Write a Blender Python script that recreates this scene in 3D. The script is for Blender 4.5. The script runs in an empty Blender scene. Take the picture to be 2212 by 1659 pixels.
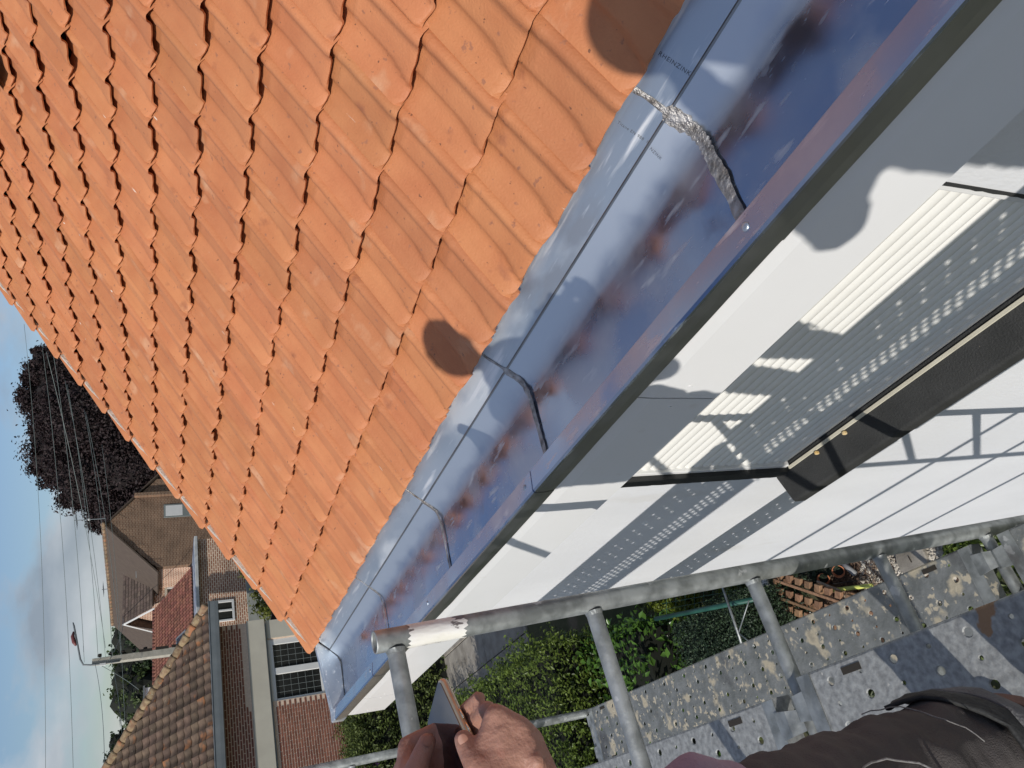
import bpy, bmesh, math, random
import numpy as np
from mathutils import Vector, Matrix, noise
random.seed(7); rng = np.random.default_rng(7)
S = bpy.context.scene; C = S.collection
PI = math.pi
GZ = -6.6                      # ground level (the camera is at the origin, on the scaffold)

# ------------------------------------------------------------------ camera
pit, az, FPX = math.radians(24.8), math.radians(32.5), 1661.0
cp, sp, ca, sa = math.cos(pit), math.sin(pit), math.cos(az), math.sin(az)
CR = Vector((ca, -sa, 0)); CU = Vector((sa*sp, ca*sp, cp)); CF = Vector((sa*cp, ca*cp, -sp))
cam = bpy.data.cameras.new('camera'); cam.sensor_width = 36; cam.lens = FPX/2212*36
cam.clip_start = .02; cam.clip_end = 2000
co = bpy.data.objects.new('camera', cam); C.objects.link(co)
co.matrix_world = Matrix(((-CU.x, CR.x, -CF.x, 0), (-CU.y, CR.y, -CF.y, 0), (-CU.z, CR.z, -CF.z, 0), (0, 0, 0, 1)))
S.camera = co
def ray(u, v):                 # direction through photo point (2212 x 1659 grid), depth 1
    return (CR*(829.5-v) + CU*(1106-u))/FPX + CF
def at(u, v, d): return ray(u, v)*d
def px(u, v, x): r = ray(u, v); return r*(x/r.x)
def py(u, v, y): r = ray(u, v); return r*(y/r.y)
def pz(u, v, z): r = ray(u, v); return r*(z/r.z)
def proj(p):
    p = Vector(p); d = p.dot(CF)
    return 1106-p.dot(CU)/d*FPX, 829.5-p.dot(CR)/d*FPX, d

# ------------------------------------------------------------------ light
SUN = Vector((1, .55, -.65)).normalized()
W = bpy.data.worlds.new('World'); S.world = W; W.use_nodes = True
nt = W.node_tree; nt.nodes.clear()
def N(nt, t, **k):
    n = nt.nodes.new(t)
    for a, b in k.items():
        if a in n.inputs: n.inputs[a].default_value = b
        else: setattr(n, a, b)
    return n
sky = N(nt, 'ShaderNodeTexSky', sky_type='NISHITA', sun_disc=False)
sky.sun_elevation = math.asin(-SUN.z); sky.sun_rotation = math.atan2(-SUN.x, -SUN.y)
sky.air_density = 1.3; sky.dust_density = .35; sky.ozone_density = 2.2
tc = N(nt, 'ShaderNodeTexCoord'); mp = N(nt, 'ShaderNodeMapping'); mp.inputs['Scale'].default_value = (1, 1, 2.2)
mp.inputs['Location'].default_value = (3.1, 1.7, .3)
nz = N(nt, 'ShaderNodeTexNoise'); nz.inputs['Scale'].default_value = 3.4; nz.inputs['Detail'].default_value = 9; nz.inputs['Roughness'].default_value = .55
cr = N(nt, 'ShaderNodeValToRGB'); cr.color_ramp.elements[0].position = .46; cr.color_ramp.elements[1].position = .56
nz2 = N(nt, 'ShaderNodeTexNoise'); nz2.inputs['Scale'].default_value = 5; nz2.inputs['Detail'].default_value = 6
cc = N(nt, 'ShaderNodeValToRGB'); cc.color_ramp.elements[0].color = (3.6, 4.0, 4.7, 1); cc.color_ramp.elements[1].color = (9.6, 9.8, 10.2, 1)
cc.color_ramp.elements[0].position = .35; cc.color_ramp.elements[1].position = .7
mx = N(nt, 'ShaderNodeMixRGB'); bg = N(nt, 'ShaderNodeBackground'); bg.inputs['Strength'].default_value = .075
hs = N(nt, 'ShaderNodeHueSaturation'); hs.inputs['Saturation'].default_value = .95
tint = N(nt, 'ShaderNodeMixRGB', blend_type='MULTIPLY'); tint.inputs[0].default_value = 1; tint.inputs[2].default_value = (.86, .97, 1.22, 1)
wo = N(nt, 'ShaderNodeOutputWorld')
L = nt.links.new
L(tc.outputs['Generated'], mp.inputs['Vector']); L(mp.outputs[0], nz.inputs['Vector']); L(mp.outputs[0], nz2.inputs['Vector'])
L(nz.outputs['Fac'], cr.inputs[0]); L(nz2.outputs['Fac'], cc.inputs[0]); L(sky.outputs[0], hs.inputs['Color'])
ml = N(nt, 'ShaderNodeMath', operation='MULTIPLY'); ml.inputs[1].default_value = .75; L(cr.outputs[0], ml.inputs[0])
L(ml.outputs[0], mx.inputs[0]); L(hs.outputs[0], tint.inputs[1]); L(tint.outputs[0], mx.inputs[1]); L(cc.outputs[0], mx.inputs[2]); L(mx.outputs[0], bg.inputs[0]); L(bg.outputs[0], wo.inputs[0])
sl = bpy.data.lights.new('sun', 'SUN'); sl.energy = 3.6; sl.angle = math.radians(.55); sl.color = (1, .955, .885)
so = bpy.data.objects.new('sun', sl); C.objects.link(so); so.rotation_euler = SUN.to_track_quat('-Z', 'Y').to_euler()
S.view_settings.view_transform = 'Standard'; S.view_settings.look = 'None'; S.view_settings.exposure = 0; S.view_settings.gamma = 1
S.view_settings.use_curve_mapping = False
S.render.engine = 'CYCLES'

# ------------------------------------------------------------------ helpers
def tag(o, label=None, cat=None, group=None, kind=None):
    if label: o['label'] = label
    if cat: o['category'] = cat
    if group: o['group'] = group
    if kind: o['kind'] = kind
    return o
def empty(name, loc=(0, 0, 0), rz=0, **k):
    o = bpy.data.objects.new(name, None); C.objects.link(o); o.location = loc; o.rotation_euler = (0, 0, rz); o.empty_display_size = .1
    return tag(o, **k)
def link(name, me, parent=None, loc=None, rot=None):
    o = bpy.data.objects.new(name, me); C.objects.link(o)
    if parent: o.parent = parent
    if loc is not None: o.location = loc
    if rot is not None: o.rotation_euler = rot
    return o
class MB:
    def __init__(s): s.v = []; s.f = []
    def add(s, vs, fs):
        n = len(s.v); s.v += [tuple(x) for x in vs]; s.f += [tuple(i+n for i in f) for f in fs]; return s
    def box(s, lo, hi, M=None):
        a, b = lo, hi
        vs = [Vector((x, y, z)) for x in (a[0], b[0]) for y in (a[1], b[1]) for z in (a[2], b[2])]
        if M: vs = [M @ v for v in vs]
        return s.add(vs, [(0, 1, 3, 2), (4, 6, 7, 5), (0, 4, 5, 1), (2, 3, 7, 6), (0, 2, 6, 4), (1, 5, 7, 3)])
    def tube(s, pts, r, n=12, cap=True):
        pts = [Vector(p) for p in pts]; rs = r if isinstance(r, (list, tuple)) else [r]*len(pts)
        up = None; vs = []; fs = []
        for i, p in enumerate(pts):
            d = (pts[min(i+1, len(pts)-1)]-pts[max(i-1, 0)]).normalized()
            if up is None: up = d.orthogonal().normalized()
            up = (up-d*up.dot(d)).normalized(); w = d.cross(up)
            for k in range(n):
                t = 2*PI*k/n; vs.append(p+(up*math.cos(t)+w*math.sin(t))*rs[i])
        for i in range(len(pts)-1):
            for k in range(n):
                a, b = i*n+k, i*n+(k+1) % n; fs.append((a, b, b+n, a+n))
        if cap: fs += [tuple(range(n))[::-1], tuple(range((len(pts)-1)*n, len(pts)*n))]
        return s.add(vs, fs)
    def poly(s, pts, t):                      # polygon with thickness along -normal
        pts = [Vector(p) for p in pts]; n = Vector((0, 0, 0))
        for i in range(len(pts)): n += pts[i].cross(pts[(i+1) % len(pts)])
        n.normalize(); k = len(pts)
        return s.add(pts+[p-n*t for p in pts], [tuple(range(k)), tuple(range(k, 2*k))[::-1]]+[(i, k+i, k+(i+1) % k, (i+1) % k) for i in range(k)])
    def extr(s, prof, y0, y1, closed=False, ys=None):   # profile of (x,z) swept along Y
        ys = ys or [y0, y1]; n = len(prof); vs = []; fs = []
        for y in ys: vs += [(x, y, z) for x, z in prof]
        for j in range(len(ys)-1):
            for i in range(n if closed else n-1):
                a, b = j*n+i, j*n+(i+1) % n; fs.append((a, b, b+n, a+n))
        if closed: fs += [tuple(range(n))[::-1], tuple(range(n*(len(ys)-1), n*len(ys)))]
        return s.add(vs, fs)
    def mesh(s, name, mat=None, smooth=False):
        me = bpy.data.meshes.new(name); me.from_pydata(s.v, [], s.f); me.update()
        if mat: me.materials.append(mat)
        if smooth: me.polygons.foreach_set('use_smooth', [True]*len(me.polygons))
        return me
    def build(s, name, mat, parent=None, smooth=False, loc=None, rot=None, fix=True):
        me = s.mesh(name, mat, smooth)
        if fix:
            bm = bmesh.new(); bm.from_mesh(me); bmesh.ops.recalc_face_normals(bm, faces=bm.faces); bm.to_mesh(me); bm.free()
        return link(name, me, parent, loc, rot)
def bevel(o, w=.005, seg=2):
    m = o.modifiers.new('bevel', 'BEVEL'); m.width = w; m.segments = seg; m.limit_method = 'ANGLE'; return o
def solid(o, t):
    m = o.modifiers.new('sheet', 'SOLIDIFY'); m.thickness = t; m.offset = 0; return o

def mat(name, col, rough=.6, metal=0, c2=None, scale=5., detail=6., bump=0., bscale=None, mapping=None, contrast=(.35, .65), spec=.5,
        island=0., spots=None, rough2=None, coat=0, objvar=0., streak=None):
    m = bpy.data.materials.new(name); m.use_nodes = True; t = m.node_tree; b = t.nodes['Principled BSDF']; l = t.links.new
    b.inputs['Roughness'].default_value = rough; b.inputs['Metallic'].default_value = metal; b.inputs['Specular IOR Level'].default_value = spec
    b.inputs['Coat Weight'].default_value = coat
    c = N(t, 'ShaderNodeTexCoord'); mpn = N(t, 'ShaderNodeMapping'); l(c.outputs['Object'], mpn.inputs[0])
    if mapping: mpn.inputs['Scale'].default_value = mapping
    if objvar or island:
        oi = N(t, 'ShaderNodeObjectInfo'); vm = N(t, 'ShaderNodeVectorMath', operation='SCALE'); vm.inputs[0].default_value = (37, 51, 23)
        l(oi.outputs['Random'], vm.inputs['Scale']); l(vm.outputs[0], mpn.inputs['Location'])
    n1 = N(t, 'ShaderNodeTexNoise'); n1.inputs['Scale'].default_value = scale; n1.inputs['Detail'].default_value = detail; l(mpn.outputs[0], n1.inputs['Vector'])
    col_out = None
    r = N(t, 'ShaderNodeValToRGB'); r.color_ramp.elements[0].position = contrast[0]; r.color_ramp.elements[1].position = contrast[1]
    r.color_ramp.elements[0].color = (*col, 1); r.color_ramp.elements[1].color = (*(c2 or col), 1); l(n1.outputs['Fac'], r.inputs[0]); col_out = r.outputs[0]
    if objvar:
        h = N(t, 'ShaderNodeHueSaturation'); mr = N(t, 'ShaderNodeMapRange'); mr.inputs['To Min'].default_value = 1-objvar; mr.inputs['To Max'].default_value = 1+objvar
        wn = N(t, 'ShaderNodeTexWhiteNoise', noise_dimensions='1D'); l(oi.outputs['Random'], wn.inputs['W'])
        l(wn.outputs['Value'], mr.inputs['Value']); l(mr.outputs[0], h.inputs['Value'])
        mr2 = N(t, 'ShaderNodeMapRange'); mr2.inputs['To Min'].default_value = .5-objvar*.03; mr2.inputs['To Max'].default_value = .5+objvar*.03
        l(oi.outputs['Random'], mr2.inputs['Value']); l(mr2.outputs[0], h.inputs['Hue']); l(col_out, h.inputs['Color']); col_out = h.outputs[0]
    if island:
        g = N(t, 'ShaderNodeNewGeometry'); h = N(t, 'ShaderNodeHueSaturation'); mr = N(t, 'ShaderNodeMapRange')
        mr.inputs['To Min'].default_value = 1-island; mr.inputs['To Max'].default_value = 1+island
        l(g.outputs['Random Per Island'], mr.inputs['Value']); l(mr.outputs[0], h.inputs['Value']); l(col_out, h.inputs['Color']); col_out = h.outputs[0]
    rough_out = None
    if rough2 is not None:
        mr = N(t, 'ShaderNodeMapRange'); mr.inputs['From Min'].default_value = .3; mr.inputs['From Max'].default_value = .7
        mr.inputs['To Min'].default_value = rough; mr.inputs['To Max'].default_value = rough2
        n4 = N(t, 'ShaderNodeTexNoise'); n4.inputs['Scale'].default_value = scale*1.7; n4.inputs['Detail'].default_value = 8; l(mpn.outputs[0], n4.inputs['Vector'])
        l(n4.outputs['Fac'], mr.inputs['Value']); rough_out = mr.outputs[0]
    for sp_ in (spots or []):                  # (colour, scale, threshold, softness[, roughness[, stretch]])
        n3 = N(t, 'ShaderNodeTexNoise'); n3.inputs['Scale'].default_value = sp_[1]; n3.inputs['Detail'].default_value = 5
        ad = N(t, 'ShaderNodeVectorMath', operation='ADD'); ad.inputs[1].default_value = (sp_[2]*31, sp_[1], 3.3)
        if len(sp_) > 5: m3 = N(t, 'ShaderNodeMapping'); m3.inputs['Scale'].default_value = sp_[5]; m3.inputs['Rotation'].default_value = (0, 0, .5); l(mpn.outputs[0], m3.inputs[0]); l(m3.outputs[0], ad.inputs[0])
        else: l(mpn.outputs[0], ad.inputs[0])
        l(ad.outputs[0], n3.inputs['Vector'])
        rr = N(t, 'ShaderNodeValToRGB'); rr.color_ramp.elements[0].position = sp_[2]; rr.color_ramp.elements[1].position = sp_[2]+sp_[3]
        mxx = N(t, 'ShaderNodeMixRGB'); mxx.inputs[2].default_value = (*sp_[0], 1); l(n3.outputs['Fac'], rr.inputs[0]); l(rr.outputs[0], mxx.inputs[0]); l(col_out, mxx.inputs[1]); col_out = mxx.outputs[0]
        if len(sp_) > 4 and sp_[4] is not None:
            rm = N(t, 'ShaderNodeMixRGB'); rm.inputs[2].default_value = (sp_[4],)*3+(1,); l(rr.outputs[0], rm.inputs[0])
            if rough_out: l(rough_out, rm.inputs[1])
            else: rm.inputs[1].default_value = (rough,)*3+(1,)
            rough_out = rm.outputs[0]
    l(col_out, b.inputs['Base Color'])
    if rough_out: l(rough_out, b.inputs['Roughness'])
    if bump:
        n2 = N(t, 'ShaderNodeTexNoise'); n2.inputs['Scale'].default_value = bscale or scale*6; n2.inputs['Detail'].default_value = 6; l(mpn.outputs[0], n2.inputs['Vector'])
        bp = N(t, 'ShaderNodeBump'); bp.inputs['Strength'].default_value = bump; bp.inputs['Distance'].default_value = .01; l(n2.outputs['Fac'], bp.inputs['Height']); l(bp.outputs[0], b.inputs['Normal'])
    return m
def brickmat(name, c1, c2, mortar, axis='x', bw=.23, bh=.067, msize=.012, stain=None, rough=.85):
    m = bpy.data.materials.new(name); m.use_nodes = True; t = m.node_tree; b = t.nodes['Principled BSDF']; l = t.links.new
    b.inputs['Roughness'].default_value = rough
    c = N(t, 'ShaderNodeTexCoord'); s_ = N(t, 'ShaderNodeSeparateXYZ'); k = N(t, 'ShaderNodeCombineXYZ'); l(c.outputs['Object'], s_.inputs[0])
    l(s_.outputs['X' if axis == 'x' else 'Y'], k.inputs[0]); l(s_.outputs['Z'], k.inputs[1])
    br = N(t, 'ShaderNodeTexBrick'); br.inputs['Scale'].default_value = 1; br.inputs['Brick Width'].default_value = bw; br.inputs['Row Height'].default_value = bh
    br.inputs['Mortar Size'].default_value = msize; br.inputs['Mortar Smooth'].default_value = .2; br.inputs['Bias'].default_value = -.1
    br.inputs['Color1'].default_value = (*c1, 1); br.inputs['Color2'].default_value = (*c2, 1); br.inputs['Mortar'].default_value = (*mortar, 1); l(k.outputs[0], br.inputs['Vector'])
    o = br.outputs['Color']
    n = N(t, 'ShaderNodeTexNoise'); n.inputs['Scale'].default_value = 1.3; n.inputs['Detail'].default_value = 8; l(c.outputs['Object'], n.inputs['Vector'])
    r = N(t, 'ShaderNodeValToRGB'); r.color_ramp.elements[0].position = .35; r.color_ramp.elements[1].position = .7
    r.color_ramp.elements[0].color = (.62, .6, .58, 1); r.color_ramp.elements[1].color = (1.15, 1.12, 1.08, 1)
    mm = N(t, 'ShaderNodeMixRGB', blend_type='MULTIPLY'); mm.inputs[0].default_value = .8; l(n.outputs['Fac'], r.inputs[0]); l(o, mm.inputs[1]); l(r.outputs[0], mm.inputs[2]); l(mm.outputs[0], b.inputs['Base Color'])
    bp = N(t, 'ShaderNodeBump'); bp.inputs['Strength'].default_value = .6; bp.inputs['Distance'].default_value = .01; bp.invert = True; l(br.outputs['Fac'], bp.inputs['Height']); l(bp.outputs[0], b.inputs['Normal'])
    return m

# ------------------------------------------------------------------ materials
M_tile = mat('terracotta', (.465, .168, .070), .6, c2=(.545, .220, .094), scale=7, detail=10, bump=.22, bscale=150, objvar=.075, contrast=(.3, .7), spec=.4,
             spots=[((.20, .085, .045), 60, .70, .03), ((.60, .33, .19), 5, .62, .14), ((.34, .125, .06), 11, .66, .12), ((.72, .60, .50), 22, .745, .02, None, (.4, 2.2, 1)), ((.36, .15, .08), 40, .66, .05)])
M_zinc = mat('zinc', (.46, .53, .60), .34, .9, c2=(.66, .71, .76), scale=3, detail=9, rough2=.46, bump=.05, bscale=7, mapping=(1, .35, 1), contrast=(.3, .7),
             spots=[((.76, .79, .81), 5, .52, .14, .6), ((.90, .91, .92), 40, .585, .10, .6, (1, .18, 1)), ((.46, .49, .53), 9, .60, .10, .45), ((.82, .85, .89), 130, .64, .14, .5, (1, .3, 1)), ((.34, .36, .39), 3.2, .62, .15, .5)])
M_zfl = mat('zinc_floor', (.35, .41, .54), .11, 1, c2=(.48, .53, .63), scale=2.2, detail=9, rough2=.26, bump=.03, bscale=5, contrast=(.3, .7),
            spots=[((.60, .64, .70), 3.6, .52, .16, .38), ((.80, .83, .86), 34, .60, .14, .5, (1, .22, 1)), ((.62, .68, .78), 120, .66, .14, .42, (1, .35, 1)), ((.30, .33, .42), 5.5, .66, .1, .3)])
M_zfront = mat('zinc_front', (.30, .31, .31), .3, 1, c2=(.40, .41, .40), scale=6, rough2=.45)
t_ = M_zfl.node_tree; b_n = t_.nodes['Principled BSDF']; c_n = N(t_, 'ShaderNodeTexCoord'); s_n = N(t_, 'ShaderNodeSeparateXYZ'); t_.links.new(c_n.outputs['Object'], s_n.inputs[0])
nw = N(t_, 'ShaderNodeTexNoise'); nw.inputs['Scale'].default_value = 9; nw.inputs['Detail'].default_value = 8; t_.links.new(c_n.outputs['Object'], nw.inputs['Vector'])
ad_ = N(t_, 'ShaderNodeMath', operation='MULTIPLY_ADD'); ad_.inputs[1].default_value = .10; t_.links.new(nw.outputs['Fac'], ad_.inputs[0]); t_.links.new(s_n.outputs['X'], ad_.inputs[2])
wr_ = N(t_, 'ShaderNodeMapRange', interpolation_type='SMOOTHSTEP'); wr_.inputs['From Min'].default_value = 1.06; wr_.inputs['From Max'].default_value = 1.15; t_.links.new(ad_.outputs[0], wr_.inputs['Value'])   # scuffed and rougher at the back; colour also lightened there to stand for glare
for sock, colr in (('Roughness', (.5, .5, .5, 1)), ('Base Color', (.68, .73, .79, 1))):
    src_ = b_n.inputs[sock].links[0].from_socket; m_n = N(t_, 'ShaderNodeMixRGB'); m_n.inputs[2].default_value = colr; t_.links.new(wr_.outputs[0], m_n.inputs[0]); t_.links.new(src_, m_n.inputs[1]); t_.links.new(m_n.outputs[0], b_n.inputs[sock])
M_solder = mat('solder', (.28, .26, .24), .35, .9, c2=(.62, .60, .58), scale=45, detail=6, bump=.8, bscale=120, rough2=.7, spots=[((.16, .12, .09), 9, .55, .1, .7)])
M_white = mat('white_plastic', (.79, .79, .785), .22, c2=(.76, .76, .755), scale=2, bump=.03, bscale=4, spots=[((.70, .69, .66), 9, .66, .1)])
M_render = mat('white_render', (.70, .71, .73), .85, c2=(.64, .65, .67), scale=2.2, bump=.25, bscale=90, spots=[((.60, .60, .60), 3.4, .66, .1)], mapping=(1, 1, .4))
M_slat = mat('shutter_slat', (.80, .79, .75), .42, c2=(.76, .75, .71), scale=3)
M_black = mat('black_paint', (.022, .023, .023), .75, c2=(.032, .033, .033), scale=8, bump=.35, bscale=130, spots=[((.4, .36, .28), 60, .75, .02)])
M_cream = mat('cream_strip', (.72, .68, .55), .6, c2=(.6, .56, .45), scale=9)
M_under = mat('roof_underlay', (.03, .025, .02), .95)
M_lead = mat('lead', (.07, .07, .08), .4, .6, c2=(.12, .12, .13), scale=12, bump=.4, bscale=30)
M_galv = mat('galvanised', (.24, .255, .25), .42, .7, c2=(.43, .45, .445), scale=22, detail=9, rough2=.62, bump=.2, bscale=45, contrast=(.36, .62),
             spots=[((.60, .61, .60), 16, .66, .03), ((.14, .13, .12), 6, .66, .12)], objvar=.06)
M_deck = mat('galvanised_deck', (.20, .215, .215), .55, .45, c2=(.30, .315, .32), scale=16, detail=10, rough2=.75, bump=.3, bscale=60, objvar=.12,
             spots=[((.52, .47, .37), 9, .575, .06, .9), ((.56, .51, .41), 34, .60, .05, .9), ((.13, .135, .14), 5, .62, .10), ((.70, .68, .62), 60, .72, .02)])
M_deck2 = mat('galvanised_deck_clean', (.22, .225, .225), .55, .2, c2=(.37, .38, .375), scale=60, detail=10, rough2=.7, bump=.3, bscale=60,
              spots=[((.30, .18, .10), 6.3, .66, .015), ((.62, .60, .55), 30, .75, .02)])
M_stick = mat('sticker_white', (.82, .80, .72), .3, c2=(.88, .87, .84), scale=30, bump=.4, bscale=60, spots=[((.16, .14, .14), 34, .57, .02)], mapping=(1, 1, .35))

# ------------------------------------------------------------------ the house under repair
YE = 4.757                      # verge
TH = math.atan(.672); EX, EZ = 1.168, -.868
house = empty('house', (1.12, 2.0, GZ), label='white rendered house with an orange pantile roof and new zinc gutter beside the scaffold', cat='house')
hl = Vector((1.12, 2.0, GZ))
def H(o): o.parent = house; o.location = Vector(o.location)-hl; return o
YW = 4.44; SY0, SY1, SZ0, SZ1 = .82, 2.50, -2.66, -1.25
w = MB()                                         # front wall with the window opening
def wallbox(m, x0, x1, y0, y1, z0, z1): m.box((x0, y0, z0), (x1, y1, z1))
wallbox(w, 1.12, 1.42, -9, SY0, GZ-.3, -1.10); w.add([(x, y, z) for x in (1.12, 1.42) for y, z in ((SY1, GZ-.3), (3.45, GZ-.3), (4.58, -1.10), (SY1, -1.10))], [(0, 1, 2, 3), (7, 6, 5, 4), (0, 4, 5, 1), (1, 5, 6, 2), (2, 6, 7, 3), (3, 7, 4, 0)])
wallbox(w, 1.12, 1.42, SY0, SY1, GZ-.3, SZ0-.02); wallbox(w, 1.12, 1.42, SY0, SY1, SZ1, -1.10)
w.add([(x, y+dy, z) for x in (1.42, 8.6) for y, z, dy in ((3.15, GZ-.3, 0), (3.45, GZ-.3, 0), (4.6, -.95, 0), (4.3, -.95, 0))], [(0, 1, 2, 3), (7, 6, 5, 4), (0, 4, 5, 1), (1, 5, 6, 2), (2, 6, 7, 3), (3, 7, 4, 0)]); wallbox(w, 8.3, 8.6, -9, 3.2, GZ-.3, -.95); wallbox(w, 1.42, 8.3, -9, -8.7, GZ-.3, -.95)
w.add([(1.42, YW-.3, -.95), (8.3, YW-.3, -.95), (4.86, YW-.3, 1.45), (1.42, YW, -.95), (8.3, YW, -.95), (4.86, YW, 1.45)], [(0, 1, 2), (3, 5, 4), (0, 2, 5, 3), (1, 4, 5, 2), (0, 3, 4, 1)])
H(w.build('wall', M_render))
roof = MB(); LR = 4.55                                   # underlay boards of both slopes
roof.add([(0, 0, 0), (LR, 0, 0), (LR, YE+9, 0), (0, YE+9, 0), (0, 0, -.05), (LR, 0, -.05), (LR, YE+9, -.05), (0, YE+9, -.05)],
         [(0, 1, 2, 3), (7, 6, 5, 4), (0, 4, 5, 1), (1, 5, 6, 2), (2, 6, 7, 3), (3, 7, 4, 0)])
rf = roof.build('roof', M_under, loc=(EX+.02, -9, EZ+.012), rot=(0, -TH, 0)); H(rf)
xr, zr = EX+LR*math.cos(TH), EZ+LR*math.sin(TH)
bs = MB(); bs.poly([(xr+.06, -9, zr+.06), (xr+.06, YE, zr+.06), (2*xr-EX, YE, EZ), (2*xr-EX, -9, EZ)], .06)
H(bs.build('rear_roof', M_tile))
rc = MB()
for k in range(38):
    y = YE-.36*k; rc.tube([(xr+.04, y, zr+.05), (xr+.04, y-.40, zr+.062)], [.12, .105], 12)
H(rc.build('ridge_tiles', M_tile, smooth=True))['kind'] = 'stuff'

PW, GA, TL, THK, LIFT = .2105, .2515, .315, .0115, .025
PK = [(-.02, .0), (.025, .007), (.07, .030), (.10, .037), (.14, .039), (.20, .034), (.26, .021), (.31, .0160), (.45, .0165), (.56, .0165)]
def prof(y, x):
    """height across the tile (y 0..1.05), x = distance up the tile"""
    sh = .13*max(0, 1-x/.10)**1.3              # the second groove swings sideways towards the lower edge
    b = .60+sh
    K = PK+[(b, .0150), (b+.055, .004), (b+.10, .0), (b+.15, .001+.004*(sh > .05)), (.94, .014), (1.0, .0245), (1.06, .027)]
    K = sorted(K)
    for (a, h), (c, g) in zip(K, K[1:]):
        if a <= y <= c:
            t = (y-a)/(c-a) if c > a else 0; t = t*t*(3-2*t); return h+(g-h)*t
    return K[-1][1] if y > 1 else K[0][1]
def tile_mesh(seed, ny=30, nx=9, name='roof_tile'):
    r = random.Random(seed)
    xs = [0, .006, .02, .05, .085, .125, .165, .20, .213, .222, .231, .245, TL]; ys = [-.02+1.07*i/(ny-1) for i in range(ny)]
    amp = r.uniform(.95, 1.05); ph = r.uniform(0, 9)
    top = []; bot = []
    for x in xs:
        for y in ys:
            e = .0012*math.sin(y*23+ph)+.0015*noise.noise((y*6+seed*3.1, x*30, seed)) if x < .02 else 0
            z = prof(y, x)*amp + LIFT*(1-x/GA)+THK
            z -= .005*max(0, 1-x/.010)          # rounded nose
            z += .0045*math.exp(-((x-.30)/.02)**2)
            if .30 < y < .60: z += .0035*math.exp(-((x-.222)/.011)**2)*(1-abs((y-.45)/.16)**4)
            if .02 < y < .24: z += .0030*math.exp(-((x-.226)/.010)**2)
            z += .0011*noise.noise((y*3+seed*5, x*14, seed*2.2))
            bottom = prof(y, x)*amp+LIFT*(1-x/GA)
            top.append((x+e+(-.010*math.exp(-((y-.14)/.10)**2)+.014*math.exp(-((y-1.04)/.06)**2)+.004*math.exp(-((y-.72)/.1)**2))*max(0, 1-x/.05), y*PW, z)); bot.append((x+e+.002, y*PW, bottom))
    m = MB(); n = len(ys); k = len(top); fs = []
    for i in range(len(xs)-1):
        for j in range(n-1):
            a = i*n+j; fs.append((a, a+n, a+n+1, a+1))
    for j in range(n-1): fs.append((k+j, j, j+1, k+j+1))
    for i in range(len(xs)-1):
        a = i*n; fs.append((a, k+a, k+a+n, a+n)); a = i*n+n-1; fs.append((a, a+n, k+a+n, k+a))
    m.add(top+bot, fs); me = m.mesh(name, M_tile)
    bm = bmesh.new(); bm.from_mesh(me); bmesh.ops.recalc_face_normals(bm, faces=bm.faces)
    for f in bm.faces: f.smooth = True
    for e_ in bm.edges:
        if len(e_.link_faces) == 2 and e_.calc_face_angle(0) > .9: e_.smooth = False
    bm.to_mesh(me); bm.free(); return me
TM = [tile_mesh(i) for i in range(6)]
RX, RY, RZm = EX+.02, -9, EZ+.012
Rm = Matrix.Translation((RX, RY, RZm)) @ Matrix.Rotation(-TH, 4, 'Y')
cells = []
for i in range(0, 17):
    for k in range(-11, 19):
        y = .745+.2112*k
        loc = Vector((-.02+i*GA, y+9, .0)); wpos = Rm @ (loc+Vector((.13, .1, 0)))
        dd = wpos.dot(CF); u, v, d = proj(wpos) if dd > .05 else (-9e3, 0, 9)
        vis = -60 < u < 2280 and -90 < v < 1750
        cells.append((0 if vis else 1, wpos.length, i, k, loc))
cells.sort(key=lambda c: (c[0], c[1])); rest = MB(); nvis = 0
for n_, (hid, dist, i, k, loc) in enumerate(cells):
    r = random.Random(i*101+k)
    dl = Vector((r.uniform(-.004, .004), r.uniform(-.0025, .0025), r.uniform(0, .003)+(.008 if r.random() < .06 else 0)))
    rot = (r.uniform(-.012, .012), r.uniform(-.008, .012), r.uniform(-.016, .016))
    me = TM[r.randrange(6)]
    if not hid and nvis < 300:
        nvis += 1; o = link('roof_tile', me, rf, loc+dl, rot)
    else:
        Mx = Matrix.Translation(loc+dl) @ Matrix.Rotation(rot[2], 4, 'Z')
        rest.add([Mx @ v.co for v in me.vertices], [tuple(p.vertices) for p in me.polygons])
rest.build('distant_roof_tiles', M_tile, rf, smooth=True, fix=False)['kind'] = 'stuff'
# mortar and end of the verge, tilting fillet under the first course
vm = MB()
for i in range(17):
    x = -.02+i*GA; vm.box((x+.01, YE+9-.035, -.02), (x+GA-.01, YE+9-.012, .034+.012*random.random()))
vm.build('verge_mortar', mat('mortar', (.45, .40, .34), .9, c2=(.6, .56, .5), scale=30, bump=.6, bscale=80), rf)
fl = MB(); fl.box((.004, .0, -.03), (.05, YE+9-.02, .021)); fl.build('eaves_orange_fillet', mat('fillet_orange', (.46, .20, .10), .9, c2=(.58, .30, .17), scale=20, bump=.5), rf)  # fillet coloured orange and set forward to feed the gutter's orange reflection
# lead patch high on the roof
pl_ = MB(); q = [Rm.inverted() @ (lambda r: r*((EZ+.045-.672*EX)/(r.z-.672*r.x)))(ray(u, v)) for u, v in [(-90, 40), (-20, 78), (14, 118), (22, 150), (31, 196), (18, 190), (2, 160), (-95, 120)]]
pl_.poly([Vector((p.x, p.y, .085+.012*math.sin(i*2))) for i, p in enumerate(q)], .02)
lp = pl_.build('lead_patch', M_lead, rf); bevel(lp, .008)

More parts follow.
